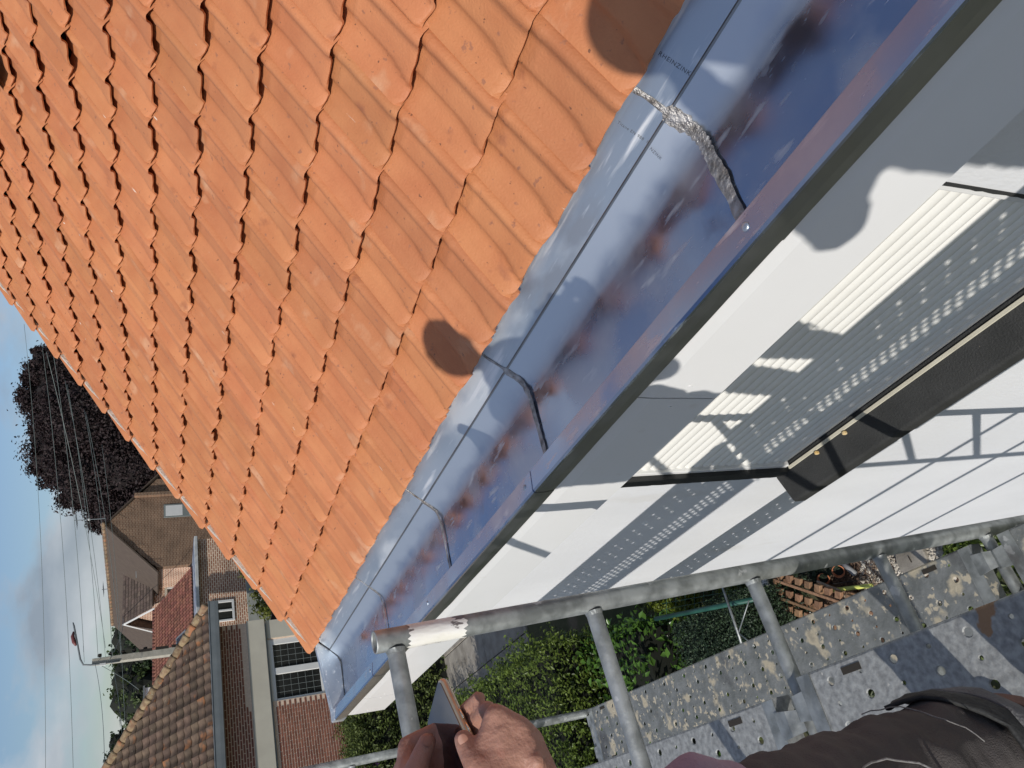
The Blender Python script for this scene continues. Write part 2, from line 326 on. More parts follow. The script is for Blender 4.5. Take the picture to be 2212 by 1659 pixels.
# gutter (zinc box gutter)
GY1 = 4.66; FZ = -.974
ys = [-9+.3*i for i in range(46)]; ys = [y for y in ys if y < GY1-.02]+[GY1-.02]
gut = empty('gutter', (0, 0, 0)); gut.parent = house; gut.location = -hl
a = MB(); a.extr([(1.225, -.80), (1.175, -.862), (1.124, -.9185)], 0, 0, ys=ys); solid(a.build('apron', M_zinc, gut, fix=False), .002)
a = MB(); a.extr([(1.1275, -.9155), (1.1225, -.9165), (1.1195, -.9195)], 0, 0, ys=ys); solid(a.build('crease_fold', M_zfront, gut, fix=False), .001)
a = MB()
vs = []; pr = [(1.1215, .0555), (1.108, .041), (1.095, .0275), (1.084, .0175), (1.072, .0095), (1.056, .0035), (1.035, .0008), (1.0, 0), (.95, 0), (.90, 0), (.86, 0), (.812, 0)]; yy = [-9+.1*i for i in range(137)]; yy = [y for y in yy if y < GY1-.01]+[GY1-.01]
for y in yy:
    for x, z in pr: vs.append((x, y, FZ+z-.004*(x-.812)/.22*(x < 1.06)-.004*(x >= 1.06)*max(0, 1-(x-1.06)/.06)+(.0022*noise.noise((x*5, y*2.2, 1)) if .82 < x < 1.05 else 0)))
n = len(pr); a.add(vs, [(j*n+i, j*n+i+1, (j+1)*n+i+1, (j+1)*n+i) for j in range(len(yy)-1) for i in range(n-1)])
fo = a.build('gutter_floor', M_zfl, gut, smooth=True, fix=False)
LS = [(-9, -.17), (-.19, .705), (.70, 1.725), (1.72, 2.705), (2.70, 3.70), (3.695, GY1)]
for i, (y0, y1) in enumerate(LS):                      # front lip, lapped lengths, slightly buckled front
    dz = .0018*(i % 2); y0 -= .03
    ysl = [y0+(y1-y0)*k/14 for k in range(15)]
    vs = []; fs = []
    for k, y in enumerate(ysl):
        wv = .006*noise.noise((y*2.3, 5.5, 0)) if 0 < k < 14 else 0
        P_ = [(.812-dz, FZ+.001), (.806-dz, -.918+dz), (.800-dz, -.9115+dz), (.744-dz, -.9045+dz), (.7385-dz, -.9075+dz), (.7372-dz, -.912+dz), (.7375-dz+wv*.3, -.94), (.741-dz, -.966+wv), (.750, -.970+wv)]
        vs += [(x, y, z) for x, z in P_]
    n = 9
    for k in range(14):
        for j in range(n-1): fs.append((k*n+j, k*n+j+1, (k+1)*n+j+1, (k+1)*n+j))
    l_ = MB().add(vs, fs).build('front_lip', M_zfl, gut, smooth=False, fix=False)
    l_.data.materials.append(M_zfront)
    for p in l_.data.polygons:
        if p.index % (n-1) >= 5: p.material_index = 1
    solid(l_, .0016)
    if i and i < 6:
        rv = MB(); rv.tube([(.772, y0+.045, -.9095), (.772, y0+.045, -.9045), (.772, y0+.045, -.9035)], [.0085, .0085, .005], 14)
        rv.build('rivet', M_zinc, gut, smooth=True)
def seam(y, wid, big):
    r = random.Random(int(y*100)); path = [(1.19, -.842), (1.155, -.881), (1.124, -.915), (1.10, -.942), (1.075, -.962), (1.045, FZ+.0045), (1.02, FZ+.003), (.96, FZ+.003), (.90, FZ+.003), (.84, FZ+.003)]
    vs = []; fs = []; n = 40; m_ = 7
    tot = len(path)-1
    for i in range(n):
        t = i/(n-1)*tot; k = min(int(t), tot-1); f_ = t-k; x = path[k][0]*(1-f_)+path[k+1][0]*f_; z = path[k][1]*(1-f_)+path[k+1][1]*f_
        ww = wid*(.45 if t < 2 else 1.35 if t < 3.4 else 1)*r.uniform(.8, 1.2)
        yc = y+.004*noise.noise((x*30, y, 0))
        for j in range(m_):
            s_ = j/(m_-1)*2-1
            h = (.0013*(1-s_*s_)+.0010*r.random()*(abs(s_) < .9))*(1 if big else .7)
            vs.append((x-h*.4, yc+s_*ww*.5, z+h))
    for i in range(n-1):
        for j in range(m_-1): fs.append((i*m_+j, i*m_+j+1, (i+1)*m_+j+1, (i+1)*m_+j))
    MB().add(vs, fs).build('solder_seam', M_solder, gut, smooth=True, fix=False)
for y, wd, bg_ in [(-.19, .03, 1), (.765, .030, 1), (1.69, .022, 1), (2.59, .017, 1), (3.56, .014, 0)]: seam(y, wd, bg_)
ec = MB()                                             # stop end: upstand with folded rim
ec.poly([(1.21, GY1, -.815), (1.122, GY1, -.9185), (1.08, GY1, -.958), (1.04, GY1, FZ), (.80, GY1, FZ), (.80, GY1, -.895), (.83, GY1, -.885), (1.15, GY1, -.84)], .003)
ec.poly([(1.21, GY1-.005, -.842), (1.21, GY1+.075, -.842), (.79, GY1+.075, -.900), (.79, GY1-.005, -.900)], .004)
ec.poly([(1.21, GY1+.075, -.842), (1.21, GY1+.078, -.99), (.79, GY1+.078, -1.02), (.79, GY1+.075, -.900)], .004)
bevel(ec.build('stop_end', M_zinc, gut), .003)
cn = MB(); cn.box((.735, GY1-.02, -.972), (.80, GY1+.078, -.899)); bevel(cn.build('lip_corner', M_zinc, gut), .008, 3)
def text(s, size, p0, dirx, diry, name, m, parent, off=.0015):
    cu = bpy.data.curves.new(name, 'FONT'); cu.body = s; cu.size = size; cu.materials.append(m); cu.space_character = 1.15
    o = bpy.data.objects.new(name, cu); C.objects.link(o); dx = Vector(dirx).normalized(); dy = Vector(diry); dy = (dy-dx*dy.dot(dx)).normalized(); n_ = dx.cross(dy)
    Mx = Matrix((dx, dy, n_)).transposed().to_4x4(); Mx.translation = Vector(p0)+n_*off
    dg = bpy.context.evaluated_depsgraph_get(); me = bpy.data.meshes.new_from_object(o.evaluated_get(dg)); bpy.data.objects.remove(o)
    me.name = name; o = link(name, me, parent); o.matrix_local = Mx; return o
M_ink = mat('ink', (.10, .11, .13), .6)
dn = Vector((1.124-1.175, 0, -.9185+.862))
for s_, y, t0, sz in [('RHEINZINK', .682, .02, .0125), ('Titane EN 988  RHEI', .846, -.01, .0095)]:
    text(s_, sz, Vector((1.176, y, -.861))+dn*t0, dn, (0, -1, 0), 'stamped_marking', M_ink, gut)
text('NZINK', .0095, (1.118, .852, -.9225), (-.06, .016, -.06), (0, -1, 0), 'stamped_marking', M_ink, gut, .003)

# fascia boards, soffit
Ys = [(-9, -1.80), (-1.795, 1.236), (1.241, 4.262), (4.267, GY1+.02)]
for i, (y0, y1) in enumerate(Ys):
    f_ = MB(); nn = 24; vs = []; fs = []
    for k in range(nn+1):
        y = y0+(y1-y0)*k/nn; b_ = .0012*noise.noise((y*1.4, 2, 0))
        for x, z in [(.757, -.962), (.752+b_, -1.02), (.751+b_, -1.12), (.750, -1.196), (.753, -1.2), (.775, -1.2)]: vs.append((x, y, z))
    for k in range(nn):
        for j in range(5): fs.append((k*6+j, k*6+j+1, k*6+j+7, k*6+j+6))
    o = H(f_.add(vs, fs).build('fascia_board', M_white, smooth=False, fix=False)); solid(o, .004)
    for y in (y0+.035, y1-.05):
        s_ = MB(); s_.tube([(.7505, y, -1.09), (.7478, y, -1.09)], .004, 10); H(s_.build('screw_head', M_white))
sf = MB(); sf.box((.762, -9, -1.198), (1.13, GY1+.01, -1.186)); H(sf.build('soffit', M_white))
eb = MB(); eb.poly([(.756, GY1+.012, -.97), (.756, GY1+.012, -1.19), (.79, GY1+.012, -1.215), (1.13, GY1+.012, -1.215), (1.24, GY1+.012, -.86)], .012); bevel(H(eb.build('end_board', M_white)), .004)
wb = MB(); wb.box((.80, -9, -1.186), (1.30, GY1-.01, -1.0)); H(wb.build('eaves_packing', M_under))

# window with lowered roller shutter
sh_ = empty('roller_shutter'); sh_.parent = house; sh_.location = -hl
SP = .0447; z = SZ0+.012; k = 0
sm = MB(); nn = 8; vs = []
for i in range(nn+1):
    t = i/nn; vs += [(1.150-.0085*math.sin(PI*min(1, t*1.04))**.7, 0, t*SP*.97)]
vs = [(x, y, z_) for x, _, z_ in vs for y in (SY0+.03, SY1-.028)]
sm.add(vs, [(2*i, 2*i+1, 2*i+3, 2*i+2) for i in range(nn)])
sme = sm.mesh('shutter_slat', M_slat, True)
while z < SZ1:
    o = link('slat', sme, sh_, (0, 0, z)); z += SP; k += 1
bk = MB(); bk.box((1.152, SY0, SZ0), (1.17, SY1, SZ1+.02)); bk.build('shutter_backing', M_under, sh_)
g_ = MB(); g_.box((1.128, SY1-.030, SZ0+.004), (1.165, SY1-.006, SZ1)); bevel(g_.build('guide_rail', M_white, sh_), .003)
g_ = MB(); g_.box((1.128, SY0+.006, SZ0+.004), (1.165, SY0+.030, SZ1)); bevel(g_.build('guide_rail', M_white, sh_), .003)
def rough_strip(lo, hi, m, name, par=None, amp=.004, ax=2, n=60):
    b_ = MB(); vs = []; 
    for i in range(n+1):
        t = lo[ax]+(hi[ax]-lo[ax])*i/n; e = amp*noise.noise((t*40, lo[0], 1)); o_ = 1 if ax == 2 else 2
        for (x, w_) in ((lo[0], lo[o_]), (lo[0], hi[o_]+e), (hi[0], hi[o_]+e), (hi[0], lo[o_])):
            p = [x, 0, 0]; p[o_] = w_; p[ax] = t; vs.append(tuple(p))
    b_.add(vs, [(4*i+j, 4*i+(j+1) % 4, 4*i+4+(j+1) % 4, 4*i+4+j) for i in range(n) for j in range(4)]+[(0, 1, 2, 3), (4*n, 4*n+1, 4*n+2, 4*n+3)])
    return b_.build(name, m, par)
H(rough_strip((1.108, SY1-.006, SZ0-.17), (1.16, SY1+.052, SZ1), M_black, 'jamb_seal'))
H(rough_strip((1.117, SY0-.004, SZ0-.02), (1.16, SY0+.007, SZ1), M_black, 'jamb_seal', amp=.003))
sil = MB(); sil.extr([(1.15, SZ0+.002), (1.112, SZ0-.006), (1.0, SZ0-.045), (.992, SZ0-.055), (.992, SZ0-.115), (1.0, SZ0-.12), (1.15, SZ0-.12)], SY0-.07, SY1+.085, closed=True)
bevel(H(sil.build('window_sill', M_black)), .006, 3)
cs = MB(); cs.box((1.115, SY0, SZ0-.004), (1.128, SY1-.02, SZ0+.005)); H(cs.build('cream_seal', M_cream))
for y in (2.30, 2.12):
    b_ = MB(); b_.box((1.095, y-.008, SZ0-.012), (1.112, y+.008, SZ0+.010)); bevel(H(b_.build('foam_blob', mat('foam', (.62, .40, .13), .8, c2=(.7, .6, .4), scale=30))), .006, 3)

# ------------------------------------------------------------------ ground, paths
def sheet(name, pts, z, m, **k):
    b_ = MB(); b_.add([(x, y, z) for x, y in pts], [tuple(range(len(pts)))]); o = b_.build(name, m, fix=False)
    if o.data.polygons[0].normal.z < 0: o.data.flip_normals()
    return tag(o, **k)
M_ground = mat('garden_ground', (.045, .055, .02), .95, c2=(.10, .095, .05), scale=1.1, detail=12, bump=.6, bscale=30, spots=[((.16, .13, .09), .8, .58, .1)])
M_conc = mat('concrete_path', (.25, .225, .19), .9, c2=(.36, .33, .28), scale=4, detail=12, bump=.5, bscale=60, spots=[((.17, .15, .12), 1.5, .58, .12), ((.45, .42, .36), 20, .7, .05)])
M_grav = mat('gravel_stone', (.38, .34, .28), .9, c2=(.58, .54, .47), scale=5, bump=.3, bscale=40, island=.35)
sheet('ground', [(-400, -400), (400, -400), (400, 500), (-400, 500)], GZ, M_ground, kind='structure')
# concrete slabs of the path, laid with open joints
pth = empty('path', (3.3, 20, GZ)); pth['kind'] = 'structure'
r = random.Random(3)
for i in range(5):
    for j in range(7):
        x0 = 1.55+j*.82+(.0 if j else -.1); y0 = 14.0+i*2.35; b_ = MB(); h = .05+r.uniform(-.006, .006)
        b_.box((x0-3.3, y0-20, -.02), (x0-3.3+.80-(.0), y0-20+2.33, h)); o = bevel(b_.build('slab', M_conc, pth), .012)
# ------------------------------------------------------------------ scaffold
def galv_frame(x, y, ztop, zbot, label, rungs, xo=-.50):
    t = empty('scaffold_ladder', (x, y, zbot), label=label, cat='scaffold frame', group='ladder frames of the scaffold')
    for xx in (x, xo):
        b_ = MB(); zs = [ztop, ztop-.003]+[ztop-.05-i*.5 for i in range(int((ztop-zbot)/.5))]+[zbot]
        b_.tube([(xx-x, 0, z-zbot) for z in zs], .0242, 24, cap=False)
        o = b_.build('standard', M_galv, t, smooth=True); m_ = o.modifiers.new('wall', 'SOLIDIFY'); m_.thickness = .0032; m_.offset = -1
    for z in rungs:
        b_ = MB(); b_.tube([(-.021, 0, z-zbot), (xo-x+.021, 0, z-zbot)], .0195, 18, cap=False); b_.build('rung', M_galv, t, smooth=True)
        for sx, s_ in ((-.026, 1), (xo-x+.026, -1)):
            wl = MB(); n = 22
            vs = []
            for i in range(n):
                a_ = 2*PI*i/n; rr = .0212+.0018*random.random()
                vs.append((sx+.004*s_, rr*math.cos(a_), z-zbot+rr*math.sin(a_))); vs.append((sx-.006*s_, .0195*math.cos(a_), z-zbot+.0195*math.sin(a_)))
            wl.add(vs, [(2*i, 2*i+1, 2*((i+1) % n)+1, 2*((i+1) % n)) for i in range(n)]); wl.build('weld', M_galv, t)
    return t
RU = [-.458, -.955, -1.462, -1.96, -2.468, -2.97, -3.47, -4.47, -5.47, -6.2]
F1 = galv_frame(.400, 1.652, -.415, GZ, 'galvanised ladder frame with an open tube top and worn white sticker at the gutter', RU)
F1.rotation_euler = (0, -.0396, 0); F1.location.x = .400+.0396*6.185
F2 = galv_frame(.505, 4.64, .6, GZ, 'galvanised ladder frame beyond the phone, at the far end of the spattered deck', [z+.5*0 for z in [.04, -.455, -.965]+RU[2:]])
F3 = galv_frame(.38, -1.35, .6, GZ, 'galvanised ladder frame behind the photographer', [-.46]+RU[2:])
st = MB(); n = 28; vs = []; r = random.Random(5)
for i in range(n+1):
    z = 5.96+.012*r.random()*(i % 2)
    for zz in (z, z-.135+.006*r.random()): 
        a_ = 2*PI*i/n; vs.append((.0247*math.cos(a_), .0247*math.sin(a_), zz))
st.add(vs, [(2*i, 2*i+1, 2*i+3, 2*i+2) for i in range(n)]); st.build('sticker', M_stick, F1, smooth=True, loc=(0, 0, .150))

def plank_mesh(name, length, kind, m, width=.318):
    b_ = MB(); vs = []; fs = []
    nx, pitch = 6, width/6.4; x_off = (width-nx*pitch)/2; ncell = int((length-.16)/pitch); y_off = (length-ncell*pitch)/2
    def add(q): n = len(vs); vs.extend(q); return n
    for j in range(ncell):
        for i in range(nx):
            x0, y0 = x_off+i*pitch, y_off+j*pitch
            if kind == 'dense': hole = .012 if i in (1, 2, 3) else (.008 if (i in (0, 5) and j % 3 == 0) else 0)
            else: hole = .0088 if (i % 2 == 0 and j % 4 == 0) or (i % 2 == 1 and j % 4 == 2) else (.0045 if (i % 2 == 1 and j % 4 == 0) or (i % 2 == 0 and j % 4 == 2) else 0)
            if not hole:
                n = add([(x0, y0, 0), (x0+pitch, y0, 0), (x0+pitch, y0+pitch, 0), (x0, y0+pitch, 0)]); fs.append((n, n+1, n+2, n+3)); continue
            c = (x0+pitch/2, y0+pitch/2); h = pitch/2; K = 12
            outer = []; inner = []; low = []
            for k in range(K):
                t = 2*PI*(k+.5)/K; dx, dy = math.cos(t), math.sin(t); s_ = h/max(abs(dx), abs(dy))
                if abs(abs(dx)-abs(dy)) < .4 and False: pass
                outer.append((c[0]+dx*s_, c[1]+dy*s_, 0)); inner.append((c[0]+dx*hole*1.25, c[1]+dy*hole*1.25*1.1, .0026 if hole > .009 else 0)); low.append((c[0]+dx*hole, c[1]+dy*hole*1.1, -.003 if hole < .009 else .0012))
            n = add(outer+inner+low)
            for k in range(K):
                k2 = (k+1) % K; fs.append((n+k, n+k2, n+K+k2, n+K+k)); fs.append((n+K+k, n+K+k2, n+2*K+k2, n+2*K+k))
            # corners of the square cell
            for sx in (-1, 1):
                for sy in (-1, 1):
                    t1 = [k for k in range(K)]; cor = (c[0]+sx*h, c[1]+sy*h, 0)
                    cand = sorted(range(K), key=lambda k: (outer[k][0]-cor[0])**2+(outer[k][1]-cor[1])**2)[:2]
                    q_ = add([cor]); fs.append((n+cand[0], n+cand[1], q_))
    def quad(a, b, c, d): n = add([a, b, c, d]); fs.append((n, n+1, n+2, n+3))
    Lx, Ly = width, length
    quad((.006, .02, 0), (x_off, .02, 0), (x_off, Ly-.02, 0), (.006, Ly-.02, 0)); quad((Lx-x_off, .02, 0), (Lx-.006, .02, 0), (Lx-.006, Ly-.02, 0), (Lx-x_off, Ly-.02, 0))
    quad((x_off, .02, 0), (Lx-x_off, .02, 0), (Lx-x_off, y_off, 0), (x_off, y_off, 0)); quad((x_off, y_off+ncell*pitch, 0), (Lx-x_off, y_off+ncell*pitch, 0), (Lx-x_off, Ly-.02, 0), (x_off, Ly-.02, 0))
    for x, s_ in ((0, 1), (Lx, -1)):
        P_ = [(x+.006*s_, 0), (x+.002*s_, -.002), (x, -.007), (x, -.055), (x+.018*s_, -.058)]
        for a_, c_ in zip(P_, P_[1:]): quad((a_[0], .02, a_[1]), (a_[0], Ly-.02, a_[1]), (c_[0], Ly-.02, c_[1]), (c_[0], .02, c_[1]))
    for y in (.02, Ly-.02): quad((0, y, 0), (Lx, y, 0), (Lx, y, -.055), (0, y, -.055))
    b_.add(vs, fs); me = b_.mesh(name, m); bm = bmesh.new(); bm.from_mesh(me); bmesh.ops.remove_doubles(bm, verts=bm.verts, dist=1e-5); bmesh.ops.recalc_face_normals(bm, faces=bm.faces); bm.to_mesh(me); bm.free(); return me
PM = {'a': plank_mesh('plank_deck', 2.93, 'a', M_deck), 'dense': plank_mesh('plank_deck_dense', 2.93, 'dense', M_deck), 'c': plank_mesh('plank_deck_clean', 2.93, 'a', M_deck2)}
hks = []; cps = []; sls = []
for y, s_ in ((0, 1), (2.93, -1)):
    for x in (.035, .215):
        hk = MB(); hks.append(hk); hk.add([(x, y+.03*s_, .001), (x+.07, y+.03*s_, .001), (x+.065, y-.016*s_, .007), (x+.005, y-.016*s_, .007), (x+.01, y-.045*s_, -.014), (x+.06, y-.045*s_, -.014)], [(0, 1, 2, 3), (3, 2, 5, 4)])
hks = [h.mesh('hook', M_galv) for h in hks]
for y, s_ in ((0, 1), (2.93, -1)): cpm = MB(); cps.append(cpm); cpm.box((.002, min(y+.02*s_, y+.065*s_), .0008), (.316, max(y+.02*s_, y+.065*s_), .0035))
cps = [c.mesh('end_plate', M_galv) for c in cps]
for y in (.20, 2.73):
    for x in (.012, .286): slm = MB(); sls.append(slm); slm.box((x, y-.03, .0012), (x+.016, y+.03, .0018))
sls = [c.mesh('slot', M_under) for c in sls]
def plank(x1, y0, z, kind, label, tilt=0, length=2.93):
    t = empty('scaffold_plank', (x1-.318, y0, z), label=label, cat='scaffold plank', group='perforated steel scaffold planks'); t.rotation_euler = (0, 0, tilt)
    link('deck', PM[kind], t); 
    for m_, nm in [(m_, 'hook') for m_ in hks]+[(m_, 'end_plate') for m_ in cps]+[(m_, 'slot') for m_ in sls]:
        o = link(nm, m_, t)
        if nm == 'hook': sd = o.modifiers.new('t', 'SOLIDIFY'); sd.thickness = .004
    return t
zu, zl = -1.462+.026, -2.468+.026
plank(.158, -1.315, zu, 'c', 'near rust-stained scaffold plank beside the dark trousers')
plank(-.166, -1.315, zu, 'dense', 'scaffold plank under the standing worker, second out from the wall')
plank(-.307, -1.315, zu, 'a', 'narrow scaffold plank farthest out from the wall behind the trousers').scale.x = .55
plank(.132, 1.69, zu, 'c', 'upper scaffold plank beyond the joint, inner edge over the spattered lower plank')
plank(-.19, 1.69, zu, 'dense', 'upper scaffold plank beyond the joint, outermost of its pair')
plank(.452, 1.69, zl, 'a', 'plaster-spattered perforated plank of the lower lift', tilt=-.024)
plank(.445, -1.315, zl, 'a', 'lower-lift plank under the wall at the right edge of the photo')
for i, z in enumerate([-2.61, -3.10, -3.70]):
    g_ = MB(); g_.tube([(-.54, -1.5, z), (-.54, 4.8, z)], .017, 14); o = g_.build('guard_rail', M_galv, smooth=True)
    tag(o, ['uppermost', 'middle', 'lowest'][i]+' galvanised guard rail along the outer side of the scaffold', 'guard rail', 'guard rails')

# ------------------------------------------------------------------ foliage helpers
def leafmat(name, c1, c2, rough=.5, trans=.35, isl=.45):
    m = mat(name, c1, rough, c2=c2, scale=1.7, detail=6, island=isl); t = m.node_tree; b = t.nodes['Principled BSDF']; out = [n for n in t.nodes if n.type == 'OUTPUT_MATERIAL'][0]
    tr = N(t, 'ShaderNodeBsdfTranslucent'); mxs = N(t, 'ShaderNodeMixShader'); mxs.inputs[0].default_value = trans
    src = b.inputs['Base Color'].links[0].from_socket; t.links.new(src, tr.inputs[0]); t.links.new(b.outputs[0], mxs.inputs[1]); t.links.new(tr.outputs[0], mxs.inputs[2]); t.links.new(mxs.outputs[0], out.inputs[0]); return m
def leaves(name, pos, nrm, size, m, parent=None, aspect=.55, loc=None):
    """one folded leaf (2 quads) at every position"""
    n = len(pos); pos = np.asarray(pos, float); nrm = np.asarray(nrm, float)
    a = rng.normal(size=(n, 3)); a -= nrm*(a*nrm).sum(1)[:, None]; a /= np.linalg.norm(a, axis=1)[:, None]+1e-9; b = np.cross(nrm, a)
    s = (size*rng.uniform(.6, 1.35, n))[:, None]
    w_ = b*s*aspect*.5; l_ = a*s*.5; up = nrm*s*.10
    V = np.stack([pos-l_, pos+w_+up*1.2-l_*.1, pos+l_-up, pos-w_+up*1.2-l_*.1], 1).reshape(-1, 3)
    F = np.arange(n*4).reshape(n, 4); F = np.concatenate([F[:, [0, 1, 2]], F[:, [0, 2, 3]]])
    me = bpy.data.meshes.new(name); me.vertices.add(len(V)); me.vertices.foreach_set('co', V.ravel()); me.loops.add(F.size); me.loops.foreach_set('vertex_index', F.ravel().astype(np.int32))
    me.polygons.add(len(F)); me.polygons.foreach_set('loop_start', np.arange(0, F.size, 3, dtype=np.int32)); me.update(calc_edges=True); me.materials.append(m)
    return link(name, me, parent, loc)
def unit(n): a = rng.normal(size=(n, 3)); return a/np.linalg.norm(a, axis=1)[:, None]
def blob_leaves(centers, n, size, shell=.5):
    """centers: (x,y,z,rx,ry,rz) clumps; leaves sit mostly near the surface, broken into sub-clumps"""
    P_ = []; Nn = []; vol = np.array([c[3]*c[4]*c[5] for c in centers])**.67; vol /= vol.sum()
    for c, f_ in zip(centers, vol):
        k = max(8, int(n*f_)); nc = max(6, k//55); d = unit(nc); rad = rng.uniform(shell, 1, nc)**.6
        cc_ = d*rad[:, None]*np.array(c[3:6])+np.array(c[:3]); idx = rng.integers(0, nc, k); cr_ = (c[3]*c[4]*c[5])**(1/3)*.20
        o = rng.normal(size=(k, 3))*cr_*.55; p = cc_[idx]+o; P_.append(p); q = d[idx]*.8+unit(k)*.9+np.array([0, 0, .35]); Nn.append(q/np.linalg.norm(q, axis=1)[:, None])
    return np.concatenate(P_), np.concatenate(Nn)
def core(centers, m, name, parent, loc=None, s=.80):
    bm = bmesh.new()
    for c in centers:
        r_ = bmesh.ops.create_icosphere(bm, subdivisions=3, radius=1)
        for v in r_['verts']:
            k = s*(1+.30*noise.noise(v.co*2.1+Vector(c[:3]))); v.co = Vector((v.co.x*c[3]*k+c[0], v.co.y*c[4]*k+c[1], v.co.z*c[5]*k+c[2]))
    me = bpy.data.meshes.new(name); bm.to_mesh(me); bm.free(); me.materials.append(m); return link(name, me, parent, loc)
M_bark = mat('bark', (.09, .07, .05), .9, c2=(.16, .13, .10), scale=12, bump=.8, bscale=30)
M_beech = leafmat('copper_beech_leaf', (.016, .008, .009), (.032, .017, .017), .7, .2)
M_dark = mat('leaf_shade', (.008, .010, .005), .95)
M_green = leafmat('tree_leaf', (.045, .075, .02), (.085, .115, .035))
M_conif = leafmat('conifer_leaf', (.018, .040, .014), (.040, .065, .025), .6)
def tree(name, label, cat, base, centers, n, size, m, trunk_r=.2, limbs=None, group=None, dark=M_dark, shell=.45, core_s=.72):
    t = empty(name, base, label=label, cat=cat, group=group); B = Vector(base)
    cl = [(c[0]-B.x, c[1]-B.y, c[2]-B.z, *c[3:]) for c in centers]
    mb = MB(); top = Vector(max(cl, key=lambda c: c[2])[:3]); mb.tube([(0, 0, -.2), top*.35+Vector((0, 0, .3)), top*.75, top], [trunk_r, trunk_r*.8, trunk_r*.4, trunk_r*.12], 10)
    for c in cl[:14]:
        s_ = top*random.uniform(.3, .6); e_ = Vector(c[:3]); mb.tube([s_, (s_+e_)/2+Vector((0, 0, .08*e_.length)), e_], [trunk_r*.35, trunk_r*.2, trunk_r*.06], 6)
    mb.build('trunk', M_bark, t, smooth=True)
    p, q = blob_leaves(cl, n, size, shell); cw = leaves('crown', p, q, size, m, t)
    if core_s: core(cl, dark, 'shade_core', t, s=core_s)  # dark solid core stands for the shade inside the crown and blocks the sky
    return t

# hedges and shrubs beside the house
def shoot_hedge(name, label, box, n_shoot, leaf, m, cat='hedge', nface=9000, lean=.25, slen=(.18, .45), seed=1, top_only=False):
    x0, x1, y0, y1, z0, z1 = box; r_ = np.random.default_rng(seed); t = empty(name, ((x0+x1)/2, (y0+y1)/2, z0), label=label, cat=cat); B = np.array([(x0+x1)/2, (y0+y1)/2, z0])
    P_ = []; Q_ = []
    for _ in range(n_shoot):
        side = r_.random(); x, y = r_.uniform(x0, x1), r_.uniform(y0, y1); z = z1-.12*r_.random()
        if side > .55 and not top_only:
            if r_.random() < .5: y = y0+.1*r_.random()
            else: x = x1-.1*r_.random()
            z = r_.uniform(z0+.2, z1)
        z += .16*noise.noise((x*1.1, y*1.1, seed)) + .10*noise.noise((x*3, y*3, seed))
        L_ = r_.uniform(*slen); d = np.array([r_.normal()*lean, r_.normal()*lean-.1, 1.0]); d /= np.linalg.norm(d)
        if side > .55 and not top_only: d = d*.5+np.array([.45 if x > x1-.12 else 0, -.45 if y < y0+.12 else 0, .3]); 
        k = max(4, int(L_/(leaf*.42)))
        for i in range(k):
            a = i*2.4+r_.random(); o = np.array([math.cos(a), math.sin(a), .35]); c = np.array([x, y, z])+d*L_*i/k
            P_.append(c+o*leaf*.45-B); q = o*.45+np.array([0, 0, .9])+r_.normal(size=3)*.25; Q_.append(q/np.linalg.norm(q))
    leaves('shoots', np.array(P_), np.array(Q_), leaf, m, t, aspect=.5)
    pts = []; qs = []
    for _ in range(nface):
        x, y, z = r_.uniform(x0, x1), r_.uniform(y0, y1), z1+.14*r_.normal()*.5-.06
        s_ = r_.random(); q = np.array([0, 0, 1.])
        if s_ > .5 and s_ < .75: y = y0+.05*r_.normal(); z = r_.uniform(z0, z1); q = np.array([0, -1., .3])
        elif s_ >= .75: x = x1+.05*r_.normal(); z = r_.uniform(z0, z1); q = np.array([1., 0, .3])
        z += .16*noise.noise((x*1.1, y*1.1, seed))*(s_ <= .5)
        pts.append(np.array([x, y, z])-B); q = q+r_.normal(size=3)*.5; qs.append(q/np.linalg.norm(q))
    leaves('foliage', np.array(pts), np.array(qs), leaf*1.05, m, t, aspect=.55)
    cb = MB(); nx = 16; vs = []; fs = []
    c0 = MB(); c0.box((x0-B[0]+.06, y0-B[1]+.08, .01), (x1-B[0]-.08, y1-B[1]-.06, z1-z0-.16)); c0.build('shade_core', M_dark, t)  # near-black box stands for the shade deep in the hedge
    return t
M_privet = leafmat('privet_leaf', (.095, .145, .022), (.17, .23, .05), .38, .4)
M_laurel = leafmat('laurel_leaf', (.055, .12, .018), (.10, .20, .035), .3, .35)
M_sage = leafmat('shrub_leaf', (.085, .12, .03), (.15, .185, .055), .5, .35)
M_thuja = leafmat('thuja_leaf', (.018, .038, .018), (.045, .075, .035), .55, .15)
shoot_hedge('privet_hedge', 'light green privet hedge with upright shoots behind the hand with the phone', (-3.4, 2.15, 10.2, 15.6, GZ, -4.95), 3000, .062, M_privet, seed=1, nface=14000)
shoot_hedge('laurel_hedge', 'glossy laurel bush with dark gaps between privet hedge and artificial hedge roll', (-1.5, 1.9, 8.7, 10.1, GZ, -5.55), 330, .10, M_laurel, seed=2, nface=700, slen=(.15, .4))
shoot_hedge('path_border', 'low mixed shrub border along the concrete path', (-1.2, 2.1, 15.6, 18.2, GZ, -5.9), 900, .055, M_sage, seed=3, nface=5000)
shoot_hedge('far_shrub', 'purple-flowering shrub in front of the red brick bungalow wall', (-.2, 4.1, 19.0, 20.9, GZ, -4.35), 2600, .085, M_sage, cat='shrub', seed=4, nface=9000)
M_purple = mat('purple_flower', (.42, .13, .42), .6, c2=(.55, .22, .5), scale=9)
fr = bpy.data.objects['far_shrub']
